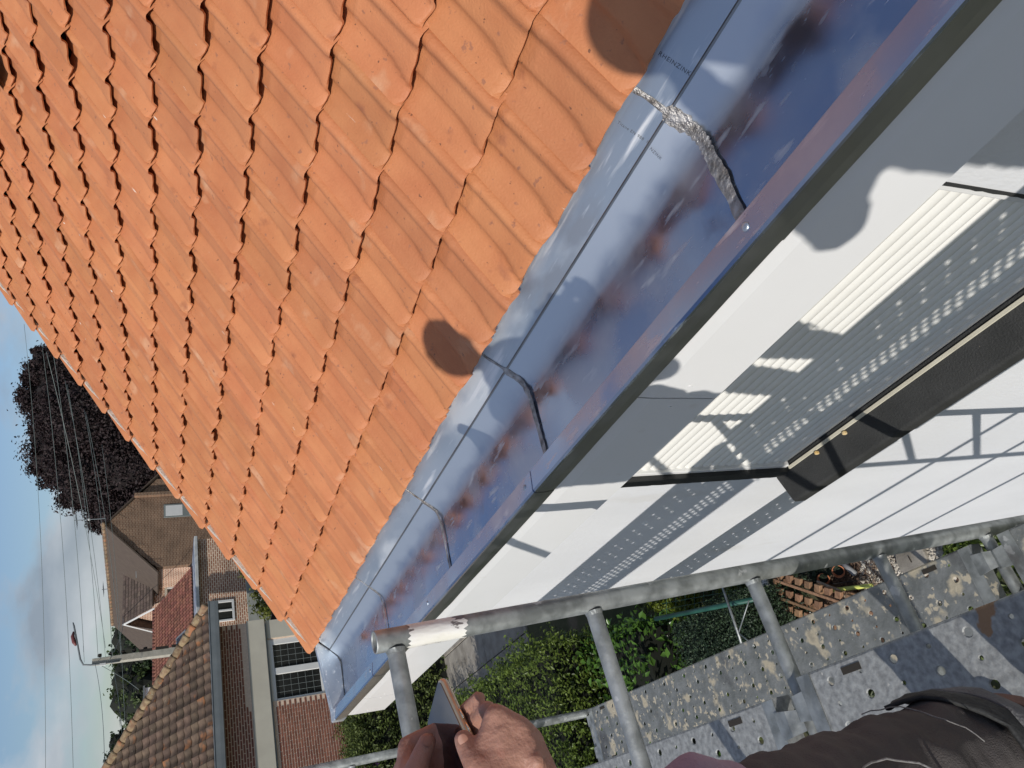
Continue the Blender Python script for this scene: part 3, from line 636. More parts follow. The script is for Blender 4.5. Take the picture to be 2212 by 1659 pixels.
for i in range(26):
    x, y = random.uniform(-1.2, 1.6), random.uniform(-1.0, -.6); fl_ = MB(); z = random.uniform(1.2, 2.4)
    for k in range(6):
        a_ = k*1.05; fl_.add([(x, y, z), (x+.05*math.cos(a_), y-.02, z+.05*math.sin(a_)), (x+.05*math.cos(a_+.8), y-.02, z+.05*math.sin(a_+.8))], [(0, 1, 2)])
    fl_.build('flower', M_purple, fr, fix=False)

# ------------------------------------------------------------------ people
def skin_mesh(name, caps, vox, m, parent=None, smooth=6, fold=None):
    """tapered limbs and masses fused into one continuous surface"""
    mb = MB()
    for c in caps:
        if c[0] == 'e':
            _, p, r_, rot = c; Mx = Matrix.Translation(p) @ rot.to_4x4() if rot else Matrix.Translation(p)
            bm = bmesh.new(); bmesh.ops.create_icosphere(bm, subdivisions=3, radius=1)
            mb.add([Mx @ Vector((v.co.x*r_[0], v.co.y*r_[1], v.co.z*r_[2])) for v in bm.verts], [tuple(v.index for v in f.verts) for f in bm.faces]); bm.free()
        else:
            pts, rs = c
            pts = [Vector(p) for p in pts]
            for (a, b), (ra, rb) in zip(zip(pts, pts[1:]), zip(rs, rs[1:])):
                d = (b-a).normalized(); P_ = []; R_ = []
                for k in range(5): t = -PI/2+PI/2*k/4.; P_.append(a+d*ra*math.sin(t)); R_.append(max(ra*math.cos(t), 1e-4))
                for k in range(1, 5): t = PI/2*k/4.; P_.append(b+d*rb*math.sin(t)); R_.append(max(rb*math.cos(t), 1e-4))
                P_.insert(5, b); R_.insert(5, rb); mb.tube(P_, R_, 16)
    o = mb.build('tmp', m)
    md = o.modifiers.new('r', 'REMESH'); md.mode = 'VOXEL'; md.voxel_size = vox; md.use_smooth_shade = True
    ms = o.modifiers.new('s', 'SMOOTH'); ms.iterations = smooth; ms.factor = .5
    me = bpy.data.meshes.new_from_object(o.evaluated_get(bpy.context.evaluated_depsgraph_get())); tm = o.data; bpy.data.objects.remove(o); bpy.data.meshes.remove(tm)
    me.name = name
    if fold:
        n = len(me.vertices); co_ = np.empty(n*3); no_ = np.empty(n*3); me.vertices.foreach_get('co', co_); me.vertices.foreach_get('normal', no_); co_ = co_.reshape(-1, 3); no_ = no_.reshape(-1, 3)
        for i in range(n):
            co_[i] += no_[i]*fold(co_[i])
        me.vertices.foreach_set('co', co_.ravel())
    me.polygons.foreach_set('use_smooth', [True]*len(me.polygons))
    return link(name, me, parent)
M_skin = mat('skin', (.35, .175, .125), .55, c2=(.44, .235, .17), scale=14, detail=8, bump=.25, bscale=160, spots=[((.36, .12, .08), 18, .60, .15)])
M_skin.node_tree.nodes['Principled BSDF'].inputs['Subsurface Weight'].default_value = .12
M_skin.node_tree.nodes['Principled BSDF'].inputs['Subsurface Radius'].default_value = (.01, .004, .002)
M_trs = mat('work_trousers', (.090, .081, .077), 1, c2=(.118, .107, .102), scale=5, detail=10, bump=.35, bscale=500, spec=.1)
M_trs2 = mat('trouser_grey_panel', (.12, .12, .125), .9, c2=(.17, .17, .17), scale=9, bump=.5, bscale=260)
M_pip = mat('piping_thread', (.26, .25, .245), .9, c2=(.17, .165, .16), scale=60, bump=.5, bscale=300)
M_shirt = mat('lilac_shirt', (.27, .19, .25), .9, c2=(.35, .26, .33), scale=8, bump=.3, bscale=300)
M_hair = mat('dark_hair', (.03, .02, .015), .6, c2=(.06, .04, .03), scale=40, mapping=(1, 1, .2), bump=.8, bscale=120)
M_boot = mat('boot_leather', (.05, .035, .025), .6, c2=(.09, .06, .04), scale=20, bump=.4, bscale=60)
M_dshirt = mat('dark_sweater', (.05, .055, .07), .9, c2=(.07, .075, .09), scale=8, bump=.4, bscale=200)
def fold_fn(amp, fx, fz):
    def f(p):
        v = Vector((p[0]*fx, p[1]*fx, p[2]*fz)); return amp*(noise.noise(v)+.6*noise.noise(v*2.3))
    return f
# --- the worker with the phone.  Joint positions of the hands by (u, v, depth).
A = at
D0 = -1.436
B = Vector((-.20, .93, D0))
wristR = A(1165, 1722, .675); wristL = A(893, 1785, .72)
head = Vector((-.215, .93, .14)); neck = Vector((-.235, .93, -.04))
shR, shL = Vector((-.25, .665, -.09)), Vector((-.26, 1.10, -.10)); elR, elL = Vector((-.225, .585, -.34)), Vector((-.22, 1.12, -.37))
hipR, hipL = Vector((-.100, .865, -.62)), Vector((-.13, 1.02, -.62)); knR, knL = Vector((-.062, .872, -1.01)), Vector((-.13, 1.06, -1.0)); anR, anL = Vector((-.15, .85, D0+.08)), Vector((-.20, 1.08, D0+.08))
body = [
 ([neck, head-Vector((0, 0, .03))], [.055, .052]), ('e', head, (.095, .076, .115), None), ('e', head+Vector((.03, 0, -.065)), (.055, .050, .055), None),
 ('e', head+Vector((.098, 0, -.02)), (.018, .013, .024), None), ('e', head+Vector((.0, .078, -.01)), (.022, .010, .032), None), ('e', head+Vector((.0, -.078, -.01)), (.022, .010, .032), None),
 ('e', head+Vector((.085, 0, .022)), (.014, .05, .010), None), ('e', head+Vector((.088, 0, -.062)), (.012, .026, .010), None),
 ([shR, shL], [.055, .055]), ([Vector((-.25, .93, -.12)), Vector((-.20, .93, -.35)), Vector((-.13, .94, -.58))], [.13, .12, .12]), ([Vector((-.25, .83, -.15)), Vector((-.20, .87, -.5))], [.09, .09]), ([Vector((-.25, 1.03, -.15)), Vector((-.20, 1.02, -.5))], [.09, .09]),
 ([shR, elR, wristR], [.05, .040, .0255]), ([shL, elL, wristL], [.05, .040, .0255]),
 ([hipR, knR, anR], [.078, .052, .036]), ([hipL, knL, anL], [.078, .052, .036]),
]
# the plane of the phone, so that fingers can lie under it
c0 = A(948, 1458, .80); pa = Vector((-.1282, -.0713, -.0094)); pb = Vector((-.0401, .0715, .0023)); pb = pb-pa*(pa.dot(pb)/pa.length_squared); pn = pa.cross(pb).normalized()
if pn.z < 0: pn = -pn
def U_(u, v, off=.021): r_ = ray(u, v); return r_*(c0.dot(pn)/r_.dot(pn))-pn*off
# right hand
mcI, mcM, mcR_, mcP = A(1121, 1577, .690), A(1146, 1602, .700), A(1160, 1634, .715), A(1163, 1668, .725)
body += [([wristR, mcI], [.024, .0125]), ([wristR, mcM], [.026, .0125]), ([wristR, mcR_], [.026, .012]), ([wristR, mcP], [.023, .0115]), ([mcI, mcM, mcR_, mcP], [.0125, .0125, .012, .011]),
 ([A(1066, 1556, .694), A(1062, 1590, .688), A(1052, 1622, .684)], [.0105, .0125, .014]), ([A(1085, 1590, .688), A(1085, 1640, .680)], [.016, .018]),
 ([A(1060, 1665, .675), A(1120, 1625, .685)], [.019, .019]),([A(1085, 1680, .675), A(1135, 1650, .69)], [.022, .020]),
 ([mcI, A(1072, 1546, .694), U_(1047, 1562, .010), U_(1025, 1590, .020)], [.0122, .0108, .0092, .0085]),            # index hooks over the near edge
 ([mcM, A(1102, 1572, .715), U_(1078, 1594, .018), U_(1050, 1618, .023)], [.0122, .0105, .0095, .0082]),
 ([mcR_, A(1122, 1600, .735), U_(1095, 1622, .022), U_(1068, 1648, .023)], [.0115, .010, .009, .008]),
 ([mcP, A(1130, 1640, .745), U_(1110, 1657, .022), U_(1088, 1676, .023)], [.0105, .009, .008, .007]),
 ([wristR, A(1070, 1690, .665), A(1030, 1652, .672), A(1004, 1604, .690)], [.021, .0165, .0118, .0093]),               # thumb lies on the glass
 ('e', A(1001, 1597, .691), (.0088, .0088, .0088), None)]
# left hand
lI, lM, lR, lP = A(882, 1650, .785), A(870, 1675, .780), A(866, 1700, .772), A(866, 1722, .764)
body += [([wristL, lI], [.024, .0125]), ([wristL, lM], [.025, .0125]), ([wristL, lR], [.025, .012]), ([wristL, lP], [.022, .011]), ([lI, lM, lR, lP], [.0125, .0125, .012, .011]),
 ([lI, A(881, 1612, .802), U_(945, 1570, .020), U_(1004, 1516, .015)], [.0122, .0108, .0092, .0074]),                  # fingers under the phone
 ([lM, A(890, 1645, .808), U_(965, 1590, .022), U_(1026, 1538, .014)], [.0122, .0108, .0090, .0080]),
 ([lR, A(896, 1672, .80), U_(965, 1625, .022), U_(1012, 1590, .02)], [.0115, .010, .009, .0078]),
 ([lP, A(905, 1700, .79), U_(955, 1662, .022), U_(985, 1635, .02)], [.0105, .009, .008, .007]),
 ([wristL, A(893, 1692, .755), A(906, 1645, .765), A(923, 1603, .775)], [.018, .0145, .0112, .0094])]
pers = empty('person', B, label='worker in brown work trousers and lilac shirt holding a phone in both hands', cat='person')
def P(o): o.parent = pers; o.location = Vector(o.location)-B; return o
P(skin_mesh('body', body, .0032, M_skin, smooth=3))
for q_, nrm_, s_ in [(A(1000, 1598, .6815), None, 1), (A(924, 1600, .7665), None, 1)]:
    nb = MB(); r_ = .0048
    cdir = (-q_).normalized(); ax = (A(1004, 1590, .69)-A(1020, 1640, .68)).normalized() if q_.x > 99 else (A(1000, 1590, .69)-A(1022, 1640, .69)).normalized()
    if s_ and (q_-A(924, 1600, .7665)).length < .01: ax = (A(924, 1598, .77)-A(905, 1636, .757)).normalized()
    bx = cdir.cross(ax).normalized(); cd = ax.cross(bx)
    nb.add([q_+ax*r_*1.15*math.cos(t)+bx*r_*math.sin(t)*.95+cd*(.0012*(1-abs(math.sin(t)))) for t in [2*PI*k/14 for k in range(14)]]+[q_+cd*.0022], [(k, (k+1) % 14, 14) for k in range(14)])
    P(nb.build('nail', mat('fingernail', (.33, .16, .115), .6), smooth=True))
tr_f = fold_fn(.0085, 13, 26)
trc = [([hipR+Vector((-.01, 0, .05)), hipR, knR+Vector((-.002, 0, .03)), knR-Vector((.02, 0, .05)), anR+Vector((-.005, 0, .02))], [.105, .108, .084, .080, .066]),
       ([hipL+Vector((-.01, 0, .05)), hipL, knL, anL], [.105, .108, .082, .068]), ([Vector((-.17, .94, -.48)), Vector((-.13, .945, -.60))], [.135, .14]),
       ('e', knR+Vector((.052, -.01, .015)), (.032, .052, .085), None)]
tro = P(skin_mesh('trousers', trc, .007, M_trs, smooth=5, fold=tr_f))
def on_leg(t, ang, off=.004):      # point on the right trouser leg: t 0 hip .. 1 knee .. 2 ankle, angle 0 = front (+X), -90 = towards the camera
    a, b, ra, rb = (hipR, knR, .107, .086) if t <= 1 else (knR, anR, .084, .068); k = t if t <= 1 else t-1
    c = a.lerp(b, k); d = (b-a).normalized(); f = (Vector((1, 0, 0))-d*d.x).normalized(); s_ = d.cross(f); 
    q_ = f*math.cos(math.radians(ang))-s_*math.sin(math.radians(ang)); p = c+q_*(ra+(rb-ra)*k+off)
    return p+q_*float(tr_f(p))
def strip(pts_angles, wdt, m, name, th=.0025):
    b_ = MB(); b_.tube([on_leg(t, a_) for t, a_ in pts_angles], th, 6); return P(b_.build(name, m, smooth=True))
strip([(.16+.028*i, -56-34*((i-8)/8)**2) for i in range(17)], .003, M_pip, 'pocket_piping', .0013)
strip([(.70+.015*i, 10-7*i) for i in range(13)], .003, M_pip, 'knee_seam', .0008)
def patch(t0, t1, a0, a1, m, name, off=.006, skew=0, n=9):
    b_ = MB(); vs = []
    for i in range(n):
        for j in range(n):
            t = t0+(t1-t0)*i/(n-1); a_ = a0+(a1-a0)*j/(n-1); vs.append(on_leg(t+skew*j/(n-1), a_, off))
    b_.add(vs, [(i*n+j, i*n+j+1, (i+1)*n+j+1, (i+1)*n+j) for i in range(n-1) for j in range(n-1)]); o = P(b_.build(name, m, smooth=True, fix=False)); solid(o, .006); return o
patch(.84, .93, 15, -100, M_black, 'knee_strap', .007, .22); patch(.93, 1.10, 18, -100, M_trs2, 'knee_pocket', .009, .20); patch(1.12, 1.18, 10, -90, mat('leather_loop', (.13, .075, .055), .8, c2=(.18, .1, .08), scale=20, bump=.4), 'loop', .012, .22)
P(skin_mesh('shirt', [([Vector((-.25, .93, -.10)), Vector((-.21, .93, -.32)), Vector((-.15, .94, -.50))], [.142, .136, .145]), ([Vector((-.25, .82, -.13)), Vector((-.125, .85, -.47))], [.105, .115]), ([Vector((-.25, 1.04, -.13)), Vector((-.20, 1.03, -.50))], [.105, .12]),
   ([shR, shL], [.068, .068]), ([shR, elR.lerp(shR, .25)], [.068, .058]), ([shL, elL.lerp(shL, .25)], [.068, .058]), ([Vector((-.16, .80, -.42)), Vector((-.06, .83, -.52))], [.066, .074]), ([Vector((-.10, .80, -.40)), A(1490, 1702, .83), A(1575, 1712, .85)], [.05, .034, .032])], .008, M_shirt, smooth=4, fold=fold_fn(.006, 12, 20)))
P(skin_mesh('hair', [('e', head+Vector((-.018, 0, .028)), (.094, .084, .105), None)], .008, M_hair, smooth=1, fold=fold_fn(.004, 60, 60)))
for y in (.029, -.029):
    e_ = MB(); bm = bmesh.new(); bmesh.ops.create_icosphere(bm, subdivisions=2, radius=.009); e_.add([v.co+head+Vector((.084, y, .003)) for v in bm.verts], [tuple(v.index for v in f.verts) for f in bm.faces]); bm.free(); P(e_.build('eye', mat('eye', (.3, .3, .3), .1), smooth=True))
for an in (anR, anL): P(skin_mesh('boot', [([an+Vector((0, 0, .03)), an+Vector((0, 0, -.03)), an+Vector((.13, -.01, -.045))], [.052, .045, .036]), ([an+Vector((-.03, 0, -.045)), an+Vector((.12, 0, -.05))], [.035, .034])], .008, M_boot, smooth=3))
# --- the phone lying flat in the hands
ph = empty('phone', c0, label='gold-edged smartphone reflecting blue sky, held flat in the worker\'s hands', cat='phone')
def rrect(a, b, r_, n=7, inset=0):
    out = []; 
    for cx, cy, t0 in ((r_, r_, 180), (a-r_, r_, 270), (a-r_, b-r_, 0), (r_, b-r_, 90)):
        for k in range(n+1): t = math.radians(t0+90*k/n); out.append((cx+(r_-inset)*math.cos(t), cy+(r_-inset)*math.sin(t)))
    return out
ua, ub = pa.normalized(), pb.normalized(); La, Lb = pa.length, .0755
def slab(prof_, z0, z1, name, m, sm=True, rnd=0):
    b_ = MB(); n = len(prof_[0]); vs = []
    for pr_, z in zip(prof_, z0): vs += [ua*x+ub*y+pn*z for x, y in pr_]
    k = len(z0); b_.add(vs, [(i*n+j, i*n+(j+1) % n, (i+1)*n+(j+1) % n, (i+1)*n+j) for i in range(k-1) for j in range(n)]+[tuple(range(n)), tuple(range((k-1)*n, k*n))]); return b_.build(name, m, ph, smooth=False)
M_gold = mat('gold_case', (.42, .33, .23), .2, .5, c2=(.62, .52, .38), scale=40, coat=.6)
M_glass = mat('phone_glass', (.012, .012, .016), .035, spec=1.0); M_glass.node_tree.nodes['Principled BSDF'].inputs['IOR'].default_value = 1.9
zz = [-.0082, -.0074, -.005, -.0028, -.0008, 0]; ins = [.0030, .0012, 0, 0, .0008, .002]
cs_ = slab([rrect(La, Lb, .010, 7, i_) for i_ in ins], zz, None, 'case', M_gold)
for p in cs_.data.polygons: p.use_smooth = len(p.vertices) == 4
gl = MB(); pr_ = rrect(La-.006, Lb-.006, .0085); gl.add([ua*(x+.003)+ub*(y+.003)+pn*z for z in (.0002, .0009) for x, y in pr_], [tuple(range(len(pr_))), tuple(range(len(pr_), 2*len(pr_)))]+[(j, (j+1) % len(pr_), (j+1) % len(pr_)+len(pr_), j+len(pr_)) for j in range(len(pr_))]); gl.build('screen', M_glass, ph)
for x in (.052, .068):
    bt = MB(); bt.tube([ua*(x-.0052)+ub*(-.0008)+pn*-.0045, ua*(x+.0052)+ub*(-.0008)+pn*-.0045], .0012, 8); bt.build('volume_button', mat('polished_gold', (.9, .8, .6), .08, 1), ph, smooth=True)
# --- the photographer, standing just behind the lens (casts the large shadows on fascia and shutter)
B2 = Vector((-.40, -.35, D0)); p2 = empty('person_standing', B2, label='photographer in dark sweater standing on the scaffold behind the camera', cat='person')
def P2(o): o.parent = p2; o.location = Vector(o.location)-B2; return o
h2 = Vector((-.30, -.18, .15)); s2a, s2b = Vector((-.28, -.46, -.16)), Vector((-.50, -.10, -.16)); e2a, e2b = Vector((-.12, -.44, -.33)), Vector((-.38, .05, -.33)); w2a, w2b = Vector((-.055, -.10, -.10)), Vector((-.12, -.02, -.06))
k2a, k2b = Vector((-.30, -.38, -.98)), Vector((-.42, -.20, -.98)); a2a, a2b = Vector((-.34, -.42, D0+.08)), Vector((-.44, -.14, D0+.08))
b2 = [([h2+Vector((-.03, -.04, -.18)), h2], [.055, .052]), ('e', h2, (.088, .088, .115), None), ('e', h2+Vector((.085, .07, -.02)), (.016, .016, .022), None), ([s2a, s2b], [.06, .06]), ([Vector((-.40, -.29, -.2)), Vector((-.42, -.30, -.62))], [.15, .15]),
  ([s2a, e2a, w2a], [.05, .04, .027]), ([s2b, e2b, w2b], [.05, .04, .027]), ([Vector((-.38, -.36, -.6)), k2a, a2a], [.09, .06, .045]), ([Vector((-.46, -.22, -.6)), k2b, a2b], [.09, .06, .045])]
for w_, s_ in ((w2a, 1), (w2b, -1)):
    for k in range(4): f0 = w_+Vector((.035, .02, .03+.012*k)); b2 += [([w_, f0], [.02, .010]), ([f0, f0+Vector((.012, .026, .012)), f0+Vector((-.008, .034, .022))], [.009, .008, .007])]
    b2 += [([w_, w_+Vector((.0, .03, .045)), w_+Vector((.01, .04, .07))], [.016, .011, .009])]
P2(skin_mesh('body', b2, .008, M_skin, smooth=3))
P2(skin_mesh('sweater', [([Vector((-.40, -.29, -.17)), Vector((-.41, -.30, -.62))], [.175, .165]), ([s2a, s2b], [.078, .078]), ([s2a, e2a, w2a.lerp(e2a, .15)], [.072, .056, .042]), ([s2b, e2b, w2b.lerp(e2b, .15)], [.072, .056, .042])], .012, M_dshirt, fold=fold_fn(.008, 12, 18)))
P2(skin_mesh('trousers', [([Vector((-.38, -.36, -.6)), k2a, a2a+Vector((0, 0, .02))], [.115, .082, .066]), ([Vector((-.46, -.22, -.6)), k2b, a2b+Vector((0, 0, .02))], [.115, .082, .066])], .012, M_trs, fold=tr_f))
P2(skin_mesh('hair', [('e', h2+Vector((-.012, -.012, .03)), (.097, .097, .105), None)], .01, M_hair))
for an in (a2a, a2b): P2(skin_mesh('boot', [([an+Vector((0, 0, .03)), an+Vector((0, 0, -.03)), an+Vector((.09, .09, -.045))], [.052, .045, .036])], .008, M_boot, smooth=3))

# ------------------------------------------------------------------ neighbourhood.  All of it is turned 7.5 degrees: p runs across, q away from us
RG = math.radians(7.5); E1 = Vector((math.cos(RG), math.sin(RG), 0)); E2 = Vector((-math.sin(RG), math.cos(RG), 0))
def PQ(p, q, z=0): v = E1*p+E2*q; return Vector((v.x, v.y, z))
def onq(u, v, q): r_ = ray(u, v); s_ = q/r_.dot(E2); w_ = r_*s_; return w_.dot(E1), w_.z
def thing(name, p, q, **k): return empty(name, PQ(p, q, GZ), RG, **k)
class LB:                                   # builds in (p,q,z) relative to a thing
    def __init__(s, t, p0, q0): s.t = t; s.o = Vector((p0, q0, GZ))
    def box(s, name, lo, hi, m, bev=0):
        b_ = MB(); b_.box(Vector(lo)-s.o, Vector(hi)-s.o); o = b_.build(name, m, s.t); return bevel(o, bev) if bev else o
    def poly(s, name, pts, t, m): b_ = MB(); b_.poly([Vector(p)-s.o for p in pts], t); return b_.build(name, m, s.t)
    def tube(s, name, pts, r_, m, n=10): b_ = MB(); b_.tube([Vector(p)-s.o for p in pts], r_, n); return b_.build(name, m, s.t, smooth=True)
M_bmort = mat('brick_mortar', (.66, .50, .38), .95, c2=(.74, .58, .45), scale=20, bump=.3)
M_brick = mat('red_brown_brick', (.175, .060, .038), .85, c2=(.23, .085, .055), scale=6, island=.22, bump=.3, bscale=60, objvar=.16)
M_beige = mat('beige_render', (.56, .53, .44), .8, c2=(.50, .47, .39), scale=2)
M_pvc = mat('white_window_frame', (.72, .72, .70), .3, c2=(.68, .68, .66), scale=5)
M_pglass = mat('window_glass', (.015, .016, .015), .06, c2=(.03, .03, .028), scale=1.5, spec=.8)
M_lead2 = mat('lead_came', (.20, .22, .21), .5)
M_gutg = mat('grey_gutter', (.155, .175, .185), .5, c2=(.19, .21, .22), scale=3)
M_dtile = mat('weathered_roof_tile', (.095, .062, .044), .8, c2=(.15, .10, .068), scale=7, detail=9, objvar=.35, bump=.4, bscale=50, spots=[((.30, .13, .055), 2.2, .60, .08), ((.26, .22, .15), 14, .68, .06)])
# --- red brick bungalow
Q0 = 21.0; nb = thing('bungalow', 4.5, Q0, label='red brick bungalow with dark weathered hip roof and leaded window', cat='house'); b = LB(nb, 4.5, Q0)
PE = 9.15                                   # right corner of its wall
b.box('side_wall', (PE-.28, Q0+.3, GZ), (PE, Q0+9, -1.30), M_bmort)
WIN = (6.95, 8.62, -4.06, -2.70)
for lo, hi in [((-7, GZ), (WIN[0], -1.30)), ((WIN[1], GZ), (PE, -1.30)), ((WIN[0], GZ), (WIN[1], WIN[2])), ((WIN[0], WIN[3]), (WIN[1], -1.30))]:
    b.box('wall_core', (lo[0], Q0+.010, lo[1]), (hi[0], Q0+.3, hi[1]), M_bmort)
cand = []
z = GZ+2.0; row = 0
while z < -1.36:
    x = PE-.24*((0, .5)[row % 2])-.0; x = PE-(0 if row % 2 == 0 else .12)
    while x > 3.6:
        x0, x1 = x-.215, x-.004
        if not (z+.055 > -2.72 and z < -2.18) and not (x1 > WIN[0]-.02 and z+.05 > WIN[2]-.02 and z < -2.1):
            w_ = PQ((x0+x1)/2, Q0, z); u, v, d = proj(w_)
            if -20 < u < 2240 and 1250 < v < 1760: cand.append((d, x0, x1, z))
        x -= .222
    z += .0655; row += 1
b_ = MB(); b_.box((0, 0, 0), (.201, .04, .0455)); bme = b_.mesh('brick', M_brick); cand.sort(); jb = MB()
for i, (d, x0, x1, z) in enumerate(cand):
    if i < 300: link('brick', bme, nb, (x0-4.5, .002*random.random(), z-GZ))
    else: jb.box((x0-4.5, .002*random.random(), z-GZ), (x1-.010-4.5, .04, z-GZ+.0455))
jb.build('bricks', M_brick, nb, fix=False)['kind'] = 'stuff'
b.box('lintel', (-7, Q0-.10, -2.66), (PE+.02, Q0+.03, -2.20), M_beige, .01); b.box('lintel_shade', (-7, Q0-.06, -2.70), (PE-.1, Q0+.03, -2.661), M_gutg)  # the thin grey strip below stands for the lintel's shade on the window top
b.box('panel', (WIN[1]+.02, Q0-.005, -4.1), (PE, Q0+.03, -2.70), M_beige)
M_dirt = M_gutg
wn = empty('window', (0, 0, 0)); wn.parent = nb
wb_ = LB(wn, 4.5, Q0); wx0, wx1, wz0, wz1 = WIN; qf = Q0+.07
for lo, hi in [((wx0, qf-.03, wz1-.14), (wx1, qf+.02, wz1)), ((wx0, qf-.03, wz0), (wx1, qf+.02, wz0+.07)), ((wx0, qf-.03, wz0+.07), (wx0+.07, qf+.02, wz1-.14)), ((wx1-.16, qf-.03, wz0+.07), (wx1, qf+.02, wz1-.14)), (((wx0+wx1)/2-.14, qf-.035, wz0+.07), ((wx0+wx1)/2+.04, qf+.02, wz1-.14))]:
    wb_.box('frame', lo, hi, M_pvc, .012)
for x0, x1 in ((wx0+.07, (wx0+wx1)/2-.14), ((wx0+wx1)/2+.04, wx1-.16)):
    wb_.box('pane', (x0, qf, wz0+.07), (x1, qf+.01, wz1-.14), M_pglass)
    for k in range(1, 4): wb_.box('glazing_bar', (x0+(x1-x0)*k/4-.004, qf-.006, wz0+.07), (x0+(x1-x0)*k/4+.004, qf-.001, wz1-.14), M_lead2)
    for k in range(1, 6): zz_ = wz0+.07+(wz1-wz0-.21)*k/6; wb_.box('glazing_bar', (x0, qf-.0065, zz_-.004), (x1, qf-.0015, zz_+.004), M_lead2)
b.box('sill', (wx0-.05, Q0-.04, wz0-.05), (wx1+.05, Q0+.03, wz0), M_beige)
# eaves, gutter, hipped roof
ge, zg = 9.62, -1.22; T_ = .84
b.box('soffit', (-7, Q0-.50, -1.44), (ge-.02, Q0, -1.40), M_dtile)
gt = MB(); gt.extr([(-.62, -1.24), (-.60, -1.235), (-.60, -1.38), (-.59, -1.47), (-.50, -1.49), (-.46, -1.49), (-.46, -1.30), (-.50, -1.23)], 0, 0, ys=[-7-4.5, ge-4.5], closed=True)
o = gt.build('gutter', M_gutg, nb); o.data.transform(Matrix(((0, 1, 0, 0), (1, 0, 0, 0), (0, 0, 1, -GZ), (0, 0, 0, 1)))); bevel(o, .01)
b.poly('roof_slope', [(-9, Q0-.48, zg-.06), (ge-.05, Q0-.48, zg-.06), (ge-.05-4.2, Q0-.48+4.2, zg-.06+4.2*T_), (-9, Q0-.48+4.2, zg-.06+4.2*T_)], .05, M_dtile)
b.poly('side_slope', [(ge-.05, Q0-.48, zg-.06), (ge-.05, Q0+9, zg-.06), (ge-.05-4.2, Q0+9, zg-.06+4.2*T_), (ge-.05-4.2, Q0-.48+4.2, zg-.06+4.2*T_)], .05, M_dtile)
b.poly('rear_slope', [(-9, Q0-.48+4.2, zg-.06+4.2*T_), (ge-.05-4.2, Q0-.48+4.2, zg-.06+4.2*T_), (ge-.05-4.2, Q0+9, zg-.06), (-9, Q0+9, zg-.06)], .05, M_dtile)
def pan_mesh(name, w_, l_, h_, m, th=.014, lift=.02):
    b_ = MB(); n = 8; vs = []; 
    for x, lz in ((0, lift), (l_, 0)):
        for j in range(n+1):
            t = j/n; z = h_*(.5+.5*math.cos(t*2*PI))*(1 if t < .5 else .75)+lz
            vs.append((x, t*w_*1.03, z+th))
    k = len(vs)
    vs += [(0, j/n*w_*1.03, vs[j][2]-th*1.2) for j in range(n+1)]
    b_.add(vs, [(j, j+1, n+2+j, n+1+j) for j in range(n)]+[(k+j, k+j+1, j+1, j) for j in range(n)]); return b_.mesh(name, m, True)
gT = .243; wT = .262; pm = pan_mesh('roof_tile', wT, gT+.03, .038, M_dtile)
th2 = math.atan(T_); cl = []
for i in range(15):
    for k in range(40):
        s0 = i*gT; x = ge-.04-.26*(k+1)+.0; inset = s0*math.cos(th2)
        if x+wT > ge-inset-.02: continue
        w_ = PQ(x+wT/2, Q0-.48+s0*math.cos(th2), zg-.045+s0*math.sin(th2)); u, v, d = proj(w_); cl.append((0 if (-30 < u < 2240 and v < 1700) else 1, d, i, k, x, s0))
cl.sort(); rst = MB(); cnt = 0
for hid, d, i, k, x, s0 in cl:
    loc = Vector((x-4.5+wT, -.48+s0*math.cos(th2), zg-.045+s0*math.sin(th2)-GZ)); rr = random.Random(i*77+k)
    # local x up the slope (away from us), local y across to -p
    Mx = Matrix(((0, -1, 0), (math.cos(th2), 0, -math.sin(th2)), (math.sin(th2), 0, math.cos(th2)))).to_4x4(); Mx.translation = loc+Vector((0, 0, rr.uniform(0, .006)))
    if not hid and cnt < 300: cnt += 1; o = link('roof_tile', pm, nb); o.matrix_local = Mx
    else: rst.add([Mx @ v.co for v in pm.vertices], [tuple(p.vertices) for p in pm.polygons])
rst.build('distant_roof_tiles', M_dtile, nb, smooth=True, fix=False)['kind'] = 'stuff'
M_hip = mat('lichened_ridge_tile', (.17, .10, .06), .9, c2=(.30, .22, .13), scale=9, detail=9, objvar=.3, bump=.6, bscale=40, spots=[((.36, .15, .07), 3, .55, .1), ((.42, .40, .34), 18, .66, .05)])
hA = Vector((ge-.03-4.5, -.46, zg+.02-GZ)); hd = Vector((-1, 1, T_)).normalized()
for k in range(17):
    a_ = hA+hd*(.30*k); h_ = MB(); h_.tube([a_, a_+hd*.05, a_+hd*.37], [.115, .118, .088], 12); h_.build('hip_tile', M_hip, nb, smooth=True)
b.box('chimney_pot', (3.0, Q0+3.6, 1.6), (3.5, Q0+4.1, 2.9), M_brick)

# --- big brown gabled house
M_gab = brickmat('brown_brick', (.15, .075, .045), (.23, .125, .075), (.36, .27, .19), bw=.24, bh=.075, msize=.013)
M_gaby = brickmat('brown_brick_sunlit', (.33, .155, .10), (.43, .21, .135), (.72, .58, .46), axis='y', bw=.24, bh=.085, msize=.018)  # brick brightened for side walls, sunlight put into the colour
M_lit = brickmat('pink_brick', (.34, .14, .08), (.46, .21, .12), (.80, .66, .52), bw=.25, bh=.095, msize=.02)
M_flat = mat('flat_brown_tile', (.075, .053, .040), .85, c2=(.105, .078, .057), scale=3, detail=8, mapping=(1, 6, 1), bump=.3, bscale=20)
M_slate = mat('dark_flat_tile', (.085, .062, .050), .8, c2=(.14, .10, .078), scale=6, objvar=.3)
M_rtile = mat('red_pan_tile', (.135, .048, .034), .8, c2=(.19, .075, .05), scale=5, objvar=.25, bump=.3, bscale=30)
